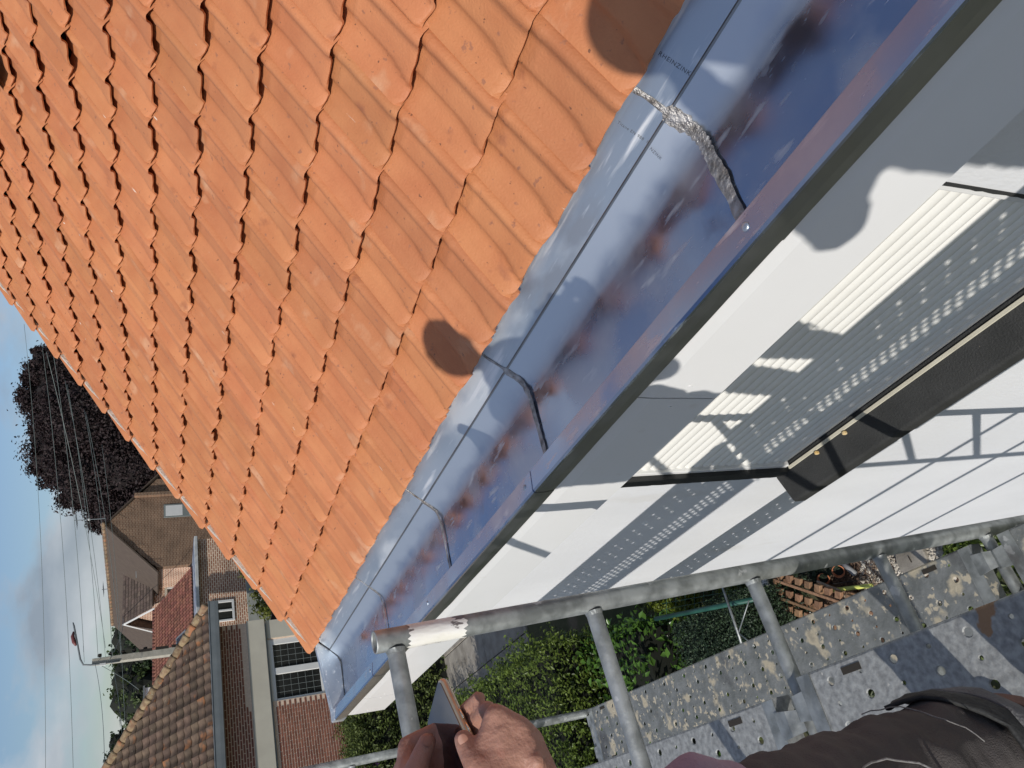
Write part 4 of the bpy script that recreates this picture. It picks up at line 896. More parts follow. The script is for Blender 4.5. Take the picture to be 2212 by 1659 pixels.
QG = 42.3; g = thing('gabled_house', 25.2, QG, label='tall brown brick house with steep gable and crossed flat-tile roof behind the copper beech', cat='house'); b = LB(g, 25.2, QG)
pm_, hw, zr_, ze = 25.15, 2.95, 2.62, -.02
b.poly('gable_wall', [(pm_-hw+.1, QG, GZ), (pm_+hw, QG, GZ), (pm_+hw, QG, ze), (pm_, QG, zr_), (pm_-hw+.1, QG, ze)], .3, M_gab)
b.box('side_wall', (pm_-hw+.1, QG+.31, GZ), (pm_-hw+.4, QG+13, ze), M_gaby)
b.poly('roof_slope', [(pm_, QG-.12, zr_+.09), (pm_-hw-.30, QG-.12, ze-.02), (pm_-hw-.30, QG+13, ze-.02), (pm_, QG+13, zr_+.09)][::-1], .08, M_flat)
b.poly('roof_slope', [(pm_, QG-.12, zr_+.09), (pm_+hw+.30, QG-.12, ze-.02), (pm_+hw+.30, QG+13, ze-.02), (pm_, QG+13, zr_+.09)], .08, M_flat)
for k in range(28): b.tube('ridge_tile', [(pm_, QG-.14+.47*k, zr_+.07), (pm_, QG-.14+.47*k+.5, zr_+.09)], [.13, .10], M_hip, 8)
b.tube('finial', [(pm_, QG-.16, zr_-.02), (pm_, QG-.16, zr_+.1), (pm_, QG-.16, zr_+.22)], [.12, .16, .05], M_hip, 10)
for s_ in (-1, 1):                                         # tumbled brick bands along the verges
    for k in range(5):
        t0, t1 = .12+.17*k, .12+.17*k+.12
        a0 = Vector((pm_+s_*hw*t0, QG-.012, zr_+(ze-zr_)*t0-.02)); a1 = Vector((pm_+s_*hw*t1, QG-.012, zr_+(ze-zr_)*t1-.02))
        b.poly('tumbled_brick_band', [a0, a1, a1+Vector((-s_*.30, 0, -.42)), a0+Vector((-s_*.02, 0, -.62))][::-s_], .02, M_gab)
o = b.box('roof_window', (pm_-1.95, QG+2.0, .0), (pm_-1.45, QG+2.8, .04), M_gutg); o.rotation_euler = (0, 0, 0); o.data.transform(Matrix.Translation((0, 0, 1.05)))
uw, zw = onq(372, 1100, QG); b.box('gable_window', (uw-.55, QG-.03, zw-1.6), (uw+.35, QG+.02, zw+.45), M_lead2, .02); b.box('blind', (uw-.45, QG-.04, zw-.55), (uw+.25, QG-.031, zw+.35), M_pvc); b.box('window_bar', (uw-.45, QG-.04, zw-1.0), (uw+.25, QG-.031, zw-.92), M_pvc)
b.box('flue', (uw+.9, QG-.25, zw-1.5), (uw+1.1, QG-.02, zw+2.0), M_gab)
# crossing wing with white-edged gable
wp, wq0, wq1, wz, wr = 21.5, 44.9, 47.5, .30, 1.78; wm = (wq0+wq1)/2
b.poly('wing_roof', [(wp-.55, wm, wr), (wp-.35, wq0-.3, wz-.1), (23.2, wq0-.3, wz-.1), (24.4, wm, wr)], .08, M_slate)
b.poly('wing_roof', [(wp-.55, wm, wr), (24.4, wm, wr), (23.2, wq1+.3, wz-.1), (wp-.35, wq1+.3, wz-.1)], .08, M_slate)
for i in range(10):
    for j in range(14):
        t = i/10; x0 = wp-.50+.29*j; 
        if x0 > 23.0+t*1.1: continue
        y0 = wq0-.3+(wm-wq0+.3)*t; z0 = wz-.1+(wr-wz+.1)*t; dy = (wm-wq0+.3)/10; dz = (wr-wz+.1)/10
        b.poly('roof_tile', [(x0, y0, z0+.035), (x0+.27, y0, z0+.035), (x0+.27, y0+dy, z0+dz+.012), (x0, y0+dy, z0+dz+.012)], .02, M_slate)
b.poly('wing_gable', [(wp, wq0, GZ), (wp, wm, wr-.12), (wp, wq1, GZ)][:1]+[(wp, wq0, wz-.2), (wp, wm, wr-.15), (wp, wq1, wz-.2), (wp, wq1, GZ)], .2, M_gaby)
b.box('wing_wall', (wp+.0, wq0+.01, GZ), (22.9, wq0+.2, wz-.1), M_lit)
for a_, c_ in (((wp-.56, wq0-.32, wz-.12), (wp-.58, wm, wr+.0)), ((wp-.58, wm, wr+.0), (wp-.56, wq1+.32, wz-.12))):
    d_ = Vector(c_)-Vector(a_); b.poly('bargeboard', [a_, c_, Vector(c_)+Vector((0, 0, -.16)), Vector(a_)+Vector((0, 0, -.16))], .04, M_pvc)
for k in range(2):
    x = 21.35+.62*k
    for dx in (.0, .55): b.box('window_surround', (x+dx-.05+.35, wq0-.06, -1.75), (x+dx+.05+.35, wq0, -.55), M_pvc)
    b.box('window_pane', (x+.42, wq0-.02, -1.7), (x+.83, wq0+.005, -.6), M_pglass)
b.box('window_lintel', (21.7, wq0-.05, -.55), (22.6, wq0, -.42), M_beige)
b.tube('downpipe', [(22.5, wq0-.1, -.3), (22.35, wq0-.1, -2.4)], .05, M_gutg)
# flat-roofed brick extension in front, with plinth and window
QX = 35.6; g2 = thing('brick_extension', 16, QX, label='low pale pink brick extension with grey gutter and a white window', cat='building'); b = LB(g2, 16, QX)
b.box('wall', (8, QX, -3.85), (20.05, QX+.3, -1.72), M_lit); b.box('plinth', (8, QX-.05, GZ), (20.3, QX+.3, -3.851), mat('cement_render', (.30, .31, .28), .9, c2=(.38, .39, .35), scale=1.5, bump=.3))
b.box('flat_roof', (8, QX-.1, -1.70), (20.1, QX+6.8, -1.62), M_zinc); b.box('gutter', (8, QX-.28, -1.78), (20.1, QX-.11, -1.63), mat('pale_zinc_gutter', (.45, .46, .46), .5, c2=(.6, .6, .58), scale=4), .02)
b.box('side_wall', (19.8, QX+.3, GZ), (20.05, QX+6.7, -1.72), M_gaby)
(x1, z1), (x0, z0) = onq(455, 1300, QX), onq(508, 1340, QX)
wn = empty('window'); wn.parent = g2; wb_ = LB(wn, 16, QX)
for lo, hi in [((x0, QX-.06, z1-.25), (x1, QX+.01, z1)), ((x0, QX-.06, z0), (x1, QX+.01, z0+.10)), ((x0, QX-.06, z0+.1), (x0+.09, QX+.01, z1-.25)), ((x1-.12, QX-.06, z0+.1), (x1, QX+.01, z1-.25)), (((x0+x1)/2-.04, QX-.07, z0+.1), ((x0+x1)/2+.05, QX+.01, z1-.25))]: wb_.box('frame', lo, hi, M_pvc, .01)
wb_.box('pane', (x0+.09, QX-.02, z0+.1), (x1-.12, QX-.005, z1-.25), M_pglass)
# red pantiled roof with skylight
QR = 37.6; zr0, zr1, qr1 = -1.60, .09, 41.4
(pr_r, _), (pr_l, _) = onq(340, 1318, qr1), onq(340, 1497, qr1)
g3 = thing('red_roofed_house', 15, QR, label='low building with a red pantile roof and small skylight behind the bungalow', cat='building'); b = LB(g3, 15, QR)
b.box('wall', (pr_l, QR+.2, GZ), (pr_r, qr1+3.6, zr0-.1), M_gab)
b.poly('roof_slope', [(pr_l-.1, QR, zr0-.03), (pr_r+.4, QR, zr0-.03), (pr_r, qr1, zr1-.03), (pr_l-.1, qr1, zr1-.03)], .06, M_rtile); b.poly('rear_slope', [(pr_l-.1, qr1, zr1-.03), (pr_r, qr1, zr1-.03), (pr_r, qr1+4, zr0-.03), (pr_l-.1, qr1+4, zr0-.03)], .06, M_rtile)
th3 = math.atan2(zr1-zr0, qr1-QR); l3 = math.hypot(zr1-zr0, qr1-QR)/13; w3 = (pr_r-pr_l+.2)/26; pm3 = pan_mesh('roof_tile', w3, l3+.03, .045, M_rtile, .03, .035); cnt = 0; rst = MB()
for i in range(13):
    for k in range(27):
        s0 = i*l3; Mx = Matrix(((0, -1, 0), (math.cos(th3), 0, -math.sin(th3)), (math.sin(th3), 0, math.cos(th3)))).to_4x4(); Mx.translation = Vector((pr_r+.25*(1-i/13)-w3*k-15, s0*math.cos(th3), zr0-.015+s0*math.sin(th3)-GZ))
        cnt += 1
        if cnt <= 300: o = link('roof_tile', pm3, g3); o.matrix_local = Mx
        else: rst.add([Mx @ v.co for v in pm3.vertices], [tuple(p.vertices) for p in pm3.polygons])
rst.build('distant_roof_tiles', M_rtile, g3, smooth=True, fix=False)['kind'] = 'stuff'
for k in range(22): b.tube('ridge_tile', [(pr_l+(pr_r-pr_l)*k/22, qr1, zr1+.02), (pr_l+(pr_r-pr_l)*(k+1.1)/22, qr1, zr1+.035)], [.09, .08], M_rtile, 8)
sk = onq(406, 1385, QR+.9); skz = zr0+(zr1-zr0)*.24
for nm, lo, hi, m_ in [('skylight_frame', (-.48, -.5, 0), (.48, .5, .10), M_gutg), ('skylight_glass', (-.38, -.4, .101), (.38, .4, .11), M_pglass)]:
    b_ = MB(); b_.box(lo, hi); o = b_.build(nm, m_, g3); o.matrix_local = Matrix.Translation((sk[0]-15, 1.1, skz+.06-GZ)) @ Matrix.Rotation(th3, 4, 'X')
# white flat-roofed block, sign board
g4 = thing('white_block', 13, 46, label='white flat-roofed block with grey coping beside the red roof', cat='building'); b = LB(g4, 13, 46)
(a0, zt), (a1, zb_) = onq(309, 1545, 46), onq(328, 1484, 46)
b.box('wall', (a0-9, 46, GZ), (a1, 49, zt-.071), M_pvc); b.box('coping', (a0-9, 45.9, zt-.07), (a1+.1, 49.1, zt), M_gutg); b.box('corner_post', (a1-1.3, 45.95, GZ), (a1-.9, 45.99, zt-1.5), M_pvc)
g5 = thing('shop_sign', 16, 62, label='dark red sign board with white lettering on a far roof', cat='sign'); b = LB(g5, 16, 62)
(s1, sz1), (s0_, sz0) = onq(294, 1527, 62), onq(319, 1640, 62)
b.box('frame', (s0_, 62, sz0-2), (s1, 62.3, sz1), M_gutg)
M_sign = mat('sign_face', (.045, .025, .03), .4, c2=(.12, .02, .035), scale=.5); b.box('face', (s0_, 61.96, sz1-1.15), (s1-.25, 61.99, sz1-.12), M_sign)
for k, (a_, c_, zz_) in enumerate([(2.0, 2.6, -.50), (2.75, 3.6, -.50), (2.35, 3.55, -.78)]):
    b.box('lettering', (s1-c_, 61.93, sz1+zz_-.10), (s1-a_, 61.955, sz1+zz_), M_pvc)

# --- utility pole with street lamp
M_cpole = mat('pole_concrete', (.36, .34, .28), .9, c2=(.46, .43, .36), scale=6, bump=.4, bscale=40)
pt, pbm = at(199, 1431, 31), at(446, 1399, 31); pb_ = Vector((pt.x, pt.y, GZ)); t = empty('utility_pole', pb_, RG, label='concrete utility pole with insulators and a curved street lamp arm', cat='utility pole')
hz_ = pt.z-GZ
b_ = MB(); b_.add([(x, y, z) for z, w_, d_ in ((0, .24, .19), (hz_, .12, .10)) for x, y in ((-w_, -d_), (-w_+.0, d_), (w_, d_), (w_, -d_))], [(0, 1, 5, 4), (1, 2, 6, 5), (2, 3, 7, 6), (3, 0, 4, 7), (0, 3, 2, 1), (4, 5, 6, 7)]); bevel(b_.build('pole', M_cpole, t), .02)
for k in range(11):
    b_ = MB(); z = hz_-2.2-.62*k; w_ = .13+.011*k; b_.box((w_-.02, -.125-.008*k, z), (w_+.10, -.03, z+.50)); b_.build('recess_shade', M_under, t)  # near-black blocks stand for the shade of hollows in the pole
for k in range(5):
    z = hz_-.28-.42*k; x = .15+.01*k; b_ = MB(); b_.tube([(x, 0, z), (x+.10, 0, z), (x+.11, 0, z+.02)], .015, 6); b_.tube([(x+.10, 0, z-.05), (x+.10, 0, z+.02), (x+.10, 0, z+.10)], [.065, .075, .05], 10); b_.build('insulator', M_under, t, smooth=True)
b_ = MB(); b_.tube([(-.14, -.12, hz_-1.0), (-.15, -.12, hz_+.05), (-.10, -.12, hz_+.30), (.15, -.12, hz_+.42), (.8, -.12, hz_+.55), (1.6, -.12, hz_+.72), (1.75, -.12, hz_+.76)], [.035]*6+[.02], 10); b_.build('lamp_arm', M_gutg, t, smooth=True)
b_ = MB(); b_.tube([(.75, -.12, hz_+.60), (.9, -.12, hz_+.68), (1.15, -.12, hz_+.74), (1.35, -.12, hz_+.72)], [.04, .075, .07, .03], 12); b_.build('lamp_head', mat('lamp_red', (.16, .045, .045), .5), t, smooth=True)
b_ = MB(); b_.box((-.24, -.16, hz_-.50), (-.15, -.10, hz_-.28)); b_.build('white_box', M_pvc, t)
# overhead wires: (u,v,d) ends, all long enough to leave the frame or reach the pole
M_wire = mat('wire', (.20, .24, .23), .6)
WR = [('faint high wire across clear sky, farthest from the roofs', (52, 700, 34), (98, 1750, 26), .010), ('second high wire, passing the top of the copper beech', (90, 740, 34), (160, 1750, 26), .011),
      ('wire crossing the beech and the lamp head', (112, 745, 36), (182, 1431, 31), .013), ('slack wire descending across the beech to the right', (100, 760, 30), (228, 1400, 31), .012),
      ('wire from the verge running to the second insulator', (145, 830, 38), (212, 1424, 31), .012), ('wire from the verge running to the third insulator', (140, 820, 36), (228, 1422, 31), .012),
      ('low wire leaving the verge toward the fourth insulator', (182, 885, 40), (243, 1420, 31), .012), ('low wire from the verge in front of the gable finial', (185, 890, 38), (262, 1419, 31), .012),
      ('lowest wire passing in front of the gabled house', (220, 960, 40), (275, 1750, 30), .011), ('thick service cable from pole to wing gable', (265, 1328, 45), (237, 1424, 31), .020),
      ('wire running left from the pole above the hip roof', (205, 1432, 31), (222, 1780, 20), .011), ('thin lower wire running left from the pole', (240, 1425, 31), (268, 1780, 20), .009),
      ('stay wire from the pole down toward the trees', (215, 1436, 31), (300, 1490, 36), .016)]
for lab, a_, c_, r_ in WR:
    a3, c3 = at(*a_), at(*c_); n_ = 24; sag = .012*(c3-a3).length; b_ = MB()
    b_.tube([a3.lerp(c3, k/n_)-Vector((0, 0, 4*sag*(k/n_)*(1-k/n_))) for k in range(n_+1)], r_*.72, 6); tag(b_.build('overhead_wire', M_wire, smooth=True), lab, 'wire', 'overhead wires')
# television aerials
def aerial(u, v, d, h_, label, s_=1):
    p = at(u, v, d); t = empty('tv_aerial', p, RG, label=label, cat='aerial'); b_ = MB(); b_.tube([(0, 0, 0), (0, 0, h_)], .022, 6); b_.build('mast', M_gutg, t)
    b_ = MB(); b_.tube([(-.1, -.7*s_, h_-.1), (.1, .7*s_, h_-.1)], .014, 6)
    for k in range(8): y = (-.65+.18*k)*s_; b_.tube([(-.25*s_, y, h_-.1), (.25*s_, y, h_-.1)], .008, 5)
    b_.build('boom', M_gutg, t); b_ = MB(); b_.box((-.04, -.04, h_*.5), (.04, .04, h_*.5+.1)); b_.build('junction_box', M_pvc, t)
aerial(228, 1120, 42.5, 1.5, 'branching tv aerial on the apex of the brown gable')
aerial(256, 1270, 52, 1.0, 'small tv aerial on the pale chimney behind the crossed roof')
ch = empty('chimney_stack', at(262, 1272, 53), RG, label='pale chimney stack rising behind the crossed roof', cat='chimney'); b_ = MB(); b_.box((-.35, -.3, -3), (.35, .3, .15)); b_.build('stack', M_beige, ch); b_ = MB(); b_.tube([(0, 0, .15), (0, 0, .45)], .14, 10); b_.build('pot', M_beige, ch)
for k, (u, v) in enumerate([(288, 1528), (290, 1550)]): aerial(u+10, v, 64, 1.5, ['left', 'right'][k]+' one of two faint aerials above the sign board', 1.3)

# --- trees beyond
def cb(u, v, d, r, sq=1): p = at(u, v, d); return (p.x, p.y, p.z, r, r, r*sq)
beech = [cb(215, 900, 60, 4.2), cb(150, 860, 60, 3.0), cb(110, 800, 60, 1.9), cb(85, 862, 60, 1.5), cb(150, 960, 61, 3.2), cb(120, 1000, 60, 1.9), cb(200, 1030, 59, 3.0), cb(290, 1000, 60, 4.2), cb(250, 1085, 59, 2.3), cb(300, 1105, 58, 2.0), cb(190, 790, 61, 2.6), cb(75, 815, 60, .9), cb(58, 862, 60, .7), cb(95, 930, 60, .95), cb(85, 1012, 60, .7), cb(340, 1080, 59, 2.6), cb(155, 1075, 60, 1.1), cb(330, 930, 61, 5.0), cb(88, 770, 60, .8), cb(225, 1120, 59, 1.2), cb(275, 1145, 58, 1.1)]
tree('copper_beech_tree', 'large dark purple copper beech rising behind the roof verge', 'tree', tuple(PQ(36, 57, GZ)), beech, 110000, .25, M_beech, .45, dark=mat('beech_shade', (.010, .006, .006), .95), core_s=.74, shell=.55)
tv = [('bushy green tree behind the red roof, next to the wing bargeboard', [(303, 1370, 58, 2.1), (290, 1345, 58, 1.3), (320, 1385, 57, 2.0)], M_conif), ('rounded green tree behind the red roof, right of the pole', [(300, 1415, 60, 2.1), (312, 1400, 59, 2.2)], M_green),
      ('broad green tree behind the red roof, left of the pole', [(300, 1460, 58, 2.0), (315, 1480, 58, 2.2)], M_green), ('dark green tree behind the white block', [(303, 1505, 58, 2.2), (312, 1530, 57, 1.6), (325, 1500, 56, 2.0)], M_green)]
for i, (lab, cs_, m_) in enumerate(tv):
    c_ = [cb(*q) for q in cs_]; c_ += [(x, y, z-2.5, r_*1.2, r_*1.2, r_*1.2) for x, y, z, r_, _, _ in c_]
    tree('green_tree', lab, 'tree', (c_[0][0], c_[0][1], GZ), c_, 9000, .32, m_, .2, group='green trees behind the red roof', core_s=.82)
for i, (lab, cs_) in enumerate([('taller of the spiky cypresses above the sign board', [(255, 1605, 60, .8), (268, 1607, 60, 1.0), (283, 1610, 60, 1.3), (300, 1612, 60, 1.8)]), ('shorter cypress nearer the hip of the bungalow', [(256, 1636, 58, .7), (270, 1638, 58, 1.0), (285, 1640, 58, 1.4)]), ('dark conifer mass at the left end of the skyline', [(262, 1675, 58, 1.6), (285, 1665, 58, 2.2)])]):
    c_ = [cb(*q) for q in cs_]; c_ += [(c_[-1][0], c_[-1][1], c_[-1][2]-2.4, 2.4, 2.4, 2.4)]; tree('cypress_tree', lab, 'tree', (c_[0][0], c_[0][1], GZ), c_, 5000, .28, M_conif, .15, group='cypresses on the skyline', core_s=.8)
fw = []; 
for k in range(26):                                       # wooded horizon so that no ground edge shows
    a_ = math.radians(-40+5.2*k); d_ = 230+25*math.sin(k*1.7); fw.append((d_*math.sin(a_), d_*math.cos(a_), -2.5, 16, 16, 5.5+2*math.sin(k*2.3)))
p_, q_ = blob_leaves(fw, 26000, 1.5, .6); wd = leaves('far_woods', p_, q_, 1.5, M_green); tag(wd, 'dark band of woods along the far horizon', 'woods', kind='stuff')
ch_ = [(*(PQ(17.4, 33.4, -5.5)), 1.5, 1.2, 1.9), (*(PQ(15.6, 33.2, -5.5)), 1.3, 1.1, 1.7), (*(PQ(18.8, 33.6, -5.5)), 1.2, 1.0, 1.8)]
tree('golden_conifer', 'yellow-green feathery conifer bush in front of the concrete plinth', 'shrub', tuple(PQ(17, 33.3, GZ)), ch_, 16000, .16, leafmat('golden_leaf', (.13, .15, .02), (.19, .21, .04)), .12, core_s=.8)
cf = empty('garden_fence', PQ(11.6, 24, GZ), RG, label='dark panel fence between bungalow and extension', cat='fence')
for k in range(5): b_ = MB(); b_.box((-.03, k*2.0, 0), (.03, k*2.0+1.96, 3.0)); b_.build('panel', M_under, cf)

# ------------------------------------------------------------------ the garden below the scaffold
def G(u, v, z=GZ): return pz(u, v, z)
def zz3(a, b): return 1645.6+a/3.907, 1097+b/3.907      # detail-view coordinates to photo grid
sb = sheet('stone_bed', [tuple(G(*zz3(a, b))[:2]) for a, b in [(560, 250), (1750, 150), (1900, 420), (1500, 900), (900, 1250), (500, 1100)]], GZ+.004, mat('bark_mulch', (.07, .04, .025), .95, c2=(.13, .085, .06), scale=25, bump=1, bscale=60), kind='structure')
gv = MB(); r = random.Random(9); p_a, p_b = G(*zz3(870, 330)), G(*zz3(1560, 420))
for k in range(2600):
    a_, b__ = r.uniform(840, 1640), r.uniform(200, 1000); q_ = G(*zz3(a_, b__)); s_ = r.uniform(.010, .024)
    c_ = [q_+Vector((s_*math.cos(t)*r.uniform(.7, 1.3), s_*math.sin(t)*r.uniform(.7, 1.3), .004+s_*.3)) for t in (0, 1.26, 2.5, 3.77, 5.03)]
    t_ = q_+Vector((r.uniform(-.3, .3)*s_, r.uniform(-.3, .3)*s_, .008+s_*r.uniform(.7, 1.1))); lo_ = [Vector((p.x, p.y, GZ)) for p in c_]
    gv.add(c_+[t_]+lo_, [(i, (i+1) % 5, 5) for i in range(5)]+[(6+i, 6+(i+1) % 5, (i+1) % 5, i) for i in range(5)])
tag(gv.build('gravel', M_grav, fix=False), 'pale crushed gravel around the round concrete cover', 'gravel', kind='stuff')
mc = G(*zz3(1290, 430)); mh = empty('manhole_cover', mc, label='round concrete cover set in pale gravel', cat='manhole cover')
b_ = MB(); b_.tube([(0, 0, .0), (0, 0, .05), (0, 0, .06)], [.17, .17, .16], 30); b_.build('lid', M_conc, mh); b_ = MB(); b_.tube([(-.03, 0, .062), (.03, 0, .066)], .006, 8); b_.build('grip', M_under, mh)
# timber pallet
M_wood = mat('pallet_wood', (.24, .13, .07), .85, c2=(.36, .21, .12), scale=4, mapping=(1, 9, 6), bump=.6, bscale=40, objvar=.18)
pA, pB, pC = G(*zz3(125, 590), GZ+.32), G(*zz3(840, 830), GZ+.32), G(*zz3(100, 800), GZ+.32)
ex = (pB-pA); Lp = ex.length*1.25; ex.normalize(); ey = (pC-pA); ey = (ey-ex*ey.dot(ex)); ey = ey.normalized(); ez = ex.cross(ey); 
if ez.z < 0: ez = -ez
pal = empty('pallet', pA, label='brown timber pallet with square blocks lying in the garden', cat='pallet'); PM_ = Matrix((ex, ey, ez)).transposed().to_4x4()
if PM_.determinant() < 0: pass
def pbx(name, lo, hi): b_ = MB(); b_.box(lo, hi, PM_); return bevel(b_.build(name, M_wood, pal), .004)
Wd = .42
for j, y in enumerate([-.06, .12, .30]):
    if j < 2: pbx('rail', (-.02, y+.075, .0), (Lp, y+.105, .02))
for j, y in enumerate([-.07, .105, .27]):
    for k in range(9): pbx('block', (.0+k*.135, y, -.045), (.075+k*.135, y+.075, -.001 if j % 2 else .004))
pbx('end_board', (-.06, -.09, -.05), (-.01, .36, .0)); pbx('bottom_board', (-.02, -.02, -.30), (Lp, .04, -.28)); pbx('bottom_board', (-.02, .25, -.30), (Lp, .31, -.28))
for k in range(3): 
    for y in (-.02, .25): pbx('foot', (.05+k*.45, y, -.28), (.13+k*.45, y+.06, -.046))
M_pot = mat('terracotta_pot', (.50, .17, .075), .7, c2=(.58, .23, .11), scale=20)
for k, (a, b__, lab) in enumerate([(405, 615, 'terracotta pot nearest the pallet, lying at the edge of the dark plants'), (525, 590, 'terracotta pot half hidden in dark leaves, middle one of three'), (650, 525, 'terracotta pot farthest from the pallet, beside grey timber')]):
    q_ = G(*zz3(a, b__), GZ+.07); t = empty('flower_pot', q_, label=lab, cat='flower pot', group='three terracotta pots'); ax = Vector((-.25, -.35, .55)).normalized()
    b_ = MB(); b_.tube([-ax*.05, ax*.045], [.040, .055], 20, cap=False); o = b_.build('bowl', M_pot, t, smooth=True); solid(o, .005); b_ = MB(); b_.tube([ax*.040, ax*.062], [.061, .062], 20, cap=False); solid(b_.build('rim', M_pot, t, smooth=True), .006)
    b_ = MB(); b_.tube([ax*.0, ax*.035], [.04, .048], 16); b_.build('soil', M_dark, t)
cc_ = []
for a, b__ in [(300, 560), (380, 540), (470, 530), (550, 510), (430, 590), (610, 490), (330, 600)]: p = G(*zz3(a, b__), GZ+.10); cc_.append((p.x, p.y, p.z, .10, .10, .08))
p_, q_ = blob_leaves(cc_, 4200, .03, .3); q0 = G(*zz3(420, 550)); t = empty('potted_plants', q0, label='dark green low plants spilling over the three terracotta pots', cat='plants'); leaves('foliage', p_-np.array(q0), q_, .03, leafmat('dark_leaf', (.03, .055, .03), (.06, .09, .05), .6), t); core([(x-q0.x, y-q0.y, z-q0.z, a, b, c) for x, y, z, a, b, c in cc_], M_dark, 'plants_shade_core', t, s=.7)  # dark core stands for the shade under the leaves
def stick(name, pts, rad, m, lab, cat, z=GZ+.10, n=8): b_ = MB(); b_.tube([G(*zz3(a, b), z) for a, b in pts], rad, n); return tag(b_.build(name, m, smooth=True), lab, cat)
stick('plastic_tube', [(540, 702), (930, 655)], .021, mat('yellow_plastic', (.62, .66, .16), .5), 'pale yellow-green plastic tube lying on the garden rubble', 'tube')
M_oldw = mat('grey_timber', (.28, .21, .15), .9, c2=(.42, .34, .26), scale=6, mapping=(1, 6, 1), bump=.5)
stick('wooden_stick', [(468, 622), (640, 690), (785, 815)], .016, M_oldw, 'bent weathered batten lying across the rubble by the pallet', 'batten', GZ+.22, 4)
stick('timber_offcut', [(660, 440), (790, 560)], .030, mat('grey_offcut', (.20, .20, .21), .8, c2=(.3, .3, .3), scale=9), 'grey timber offcut behind the farthest pot', 'timber', GZ+.08, 4)
for k, pts in enumerate([[(300, 800), (320, 880), (370, 915), (410, 880)], [(600, 640), (750, 620), (860, 610)], [(640, 700), (720, 740), (800, 745), (880, 690)]]):
    stick('cable', pts, .005, [M_pvc, M_under, M_under][k], ['pale loop of cable under the pallet edge', 'dark cable running past the yellow tube', 'dark cable curling below the yellow tube'][k], 'cable', GZ+.12, 6)
q = [G(*zz3(a, b), GZ+.35) for a, b in [(36, 800), (105, 770), (215, 1055), (150, 1090)]]; b_ = MB(); b_.poly(q, .03); tag(bevel(b_.build('white_board', M_pvc), .004), 'white painted board standing beside the pallet', 'board')
q = [G(*zz3(a, b), GZ+.30) for a, b in [(0, 590), (50, 580), (95, 750), (40, 770)]]; b_ = MB(); b_.poly(q, .03); tag(bevel(b_.build('white_trim', M_pvc), .004), 'narrow white trim between ladder rung and pallet', 'trim')
b_ = MB(); r = random.Random(4)
for k in range(420):
    a, b__ = r.uniform(560, 1000), r.uniform(420, 900); q_ = G(*zz3(a, b__), GZ+.03); t_ = r.uniform(0, 6.3); l_ = r.uniform(.03, .10); d_ = Vector((math.cos(t_)*l_, math.sin(t_)*l_, r.uniform(0, .04))); b_.tube([q_, q_+d_], .0028, 4)
tag(b_.build('twigs', mat('dry_twig', (.12, .07, .045), .9, c2=(.28, .2, .14), scale=8), fix=False), 'dry twigs and bark scattered over the soil', 'twigs', kind='stuff')
pp, nn_ = [], []
for k in range(1500):
    a, b__ = random.uniform(1540, 2150), random.uniform(150, 480); q_ = G(*zz3(a, b__), GZ+.05+random.random()*.1); pp.append(tuple(q_)); nn_.append((random.gauss(0, .5), random.gauss(0, .5), .8))
nn_ = np.array(nn_); nn_ /= np.linalg.norm(nn_, axis=1)[:, None]; tag(leaves('weeds', np.array(pp), nn_, .075, M_privet), 'bright green weeds at the edge of the gravel', 'weeds', kind='stuff')
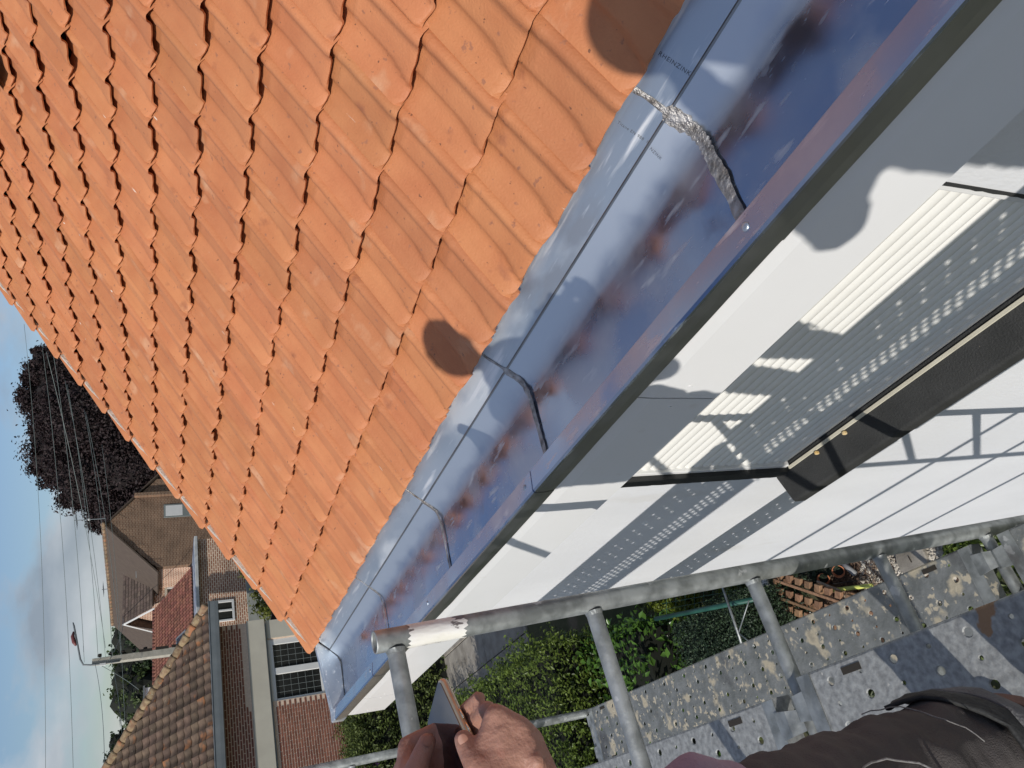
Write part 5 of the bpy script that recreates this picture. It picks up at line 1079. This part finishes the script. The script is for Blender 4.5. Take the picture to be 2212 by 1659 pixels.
# artificial hedge block, green tube and thin braced pole
shoot_hedge('clipped_hedge', 'dark green finely textured clipped hedge block under the green tube', (.90, 1.63, 6.72, 8.02, GZ, -5.70), 2500, .028, M_thuja, seed=8, nface=16000, slen=(.02, .06), lean=.6)
b_ = MB(); b_.tube([pz(1416, 1337, -5.35), pz(1640, 1292, -5.35)], .026, 14); tag(b_.build('green_tube', mat('green_plastic', (.015, .07, .052), .45, c2=(.025, .10, .075), scale=8), smooth=True), 'dark green plastic tube lying along the clipped hedge edge', 'tube')
tp = empty('braced_pole', pz(1559, 1264, -5.1), label='thin galvanised pole with two diagonal braces over the clipped hedge', cat='pole'); o_ = Vector(tp.location)
for nm, pts, rd in [('pole', [(1559, 1262), (1610, 1415)], .013), ('brace', [(1595.5, 1367), (1618, 1297)], .006), ('brace', [(1595.5, 1367), (1630, 1396)], .006)]:
    b_ = MB(); b_.tube([pz(u, v, -5.1)-o_ for u, v in pts], rd, 10); b_.build(nm, M_galv, tp, smooth=True)
mf = empty('mesh_fence', pz(1500, 1290, -5.9), label='green wire mesh between laurel and the green tube', cat='fence'); o_ = Vector(mf.location)
M_gw = mat('green_wire', (.02, .07, .05), .5)
for k in range(9): b_ = MB(); b_.tube([pz(1440+20*k, 1250, -5.9)-o_, pz(1440+20*k, 1340-4*k, -5.9)-o_], .003, 5); b_.build('wire', M_gw, mf)
for k in range(6): b_ = MB(); b_.tube([pz(1430, 1262+14*k, -5.9)-o_, pz(1620, 1240+10*k, -5.9)-o_], .003, 5); b_.build('wire', M_gw, mf)
cc_ = [(*pz(1480, 1298, -6.1), .28, .30, .22), (*pz(1450, 1290, -6.2), .3, .3, .3), (*pz(1600, 1270, -6.3), .35, .3, .2)]
p_, q_ = blob_leaves(cc_, 3000, .06, .3); t = empty('bright_shrub', tuple(cc_[0][:3]), label='yellow-green leafy shrub seen through the wire mesh', cat='shrub'); leaves('foliage', p_-np.array(cc_[0][:3]), q_, .06, leafmat('lime_leaf', (.12, .16, .015), (.20, .24, .03)), t)
gr_ = []
for k in range(9000): gr_.append((random.uniform(-2.2, 3.2), random.uniform(3.6, 10), GZ+.04))
gr_ = [g_ for g_ in gr_ if not (.9 < g_[0] < 2.1 and 4.4 < g_[1] < 7.4)]
gn = rng.normal(size=(len(gr_), 3))*.6+np.array([0, 0, .5]); gn /= np.linalg.norm(gn, axis=1)[:, None]; tag(leaves('ground_cover', np.array(gr_), gn, .09, M_sage), 'mixed low green ground cover at the foot of the scaffold', 'ground cover', kind='stuff')
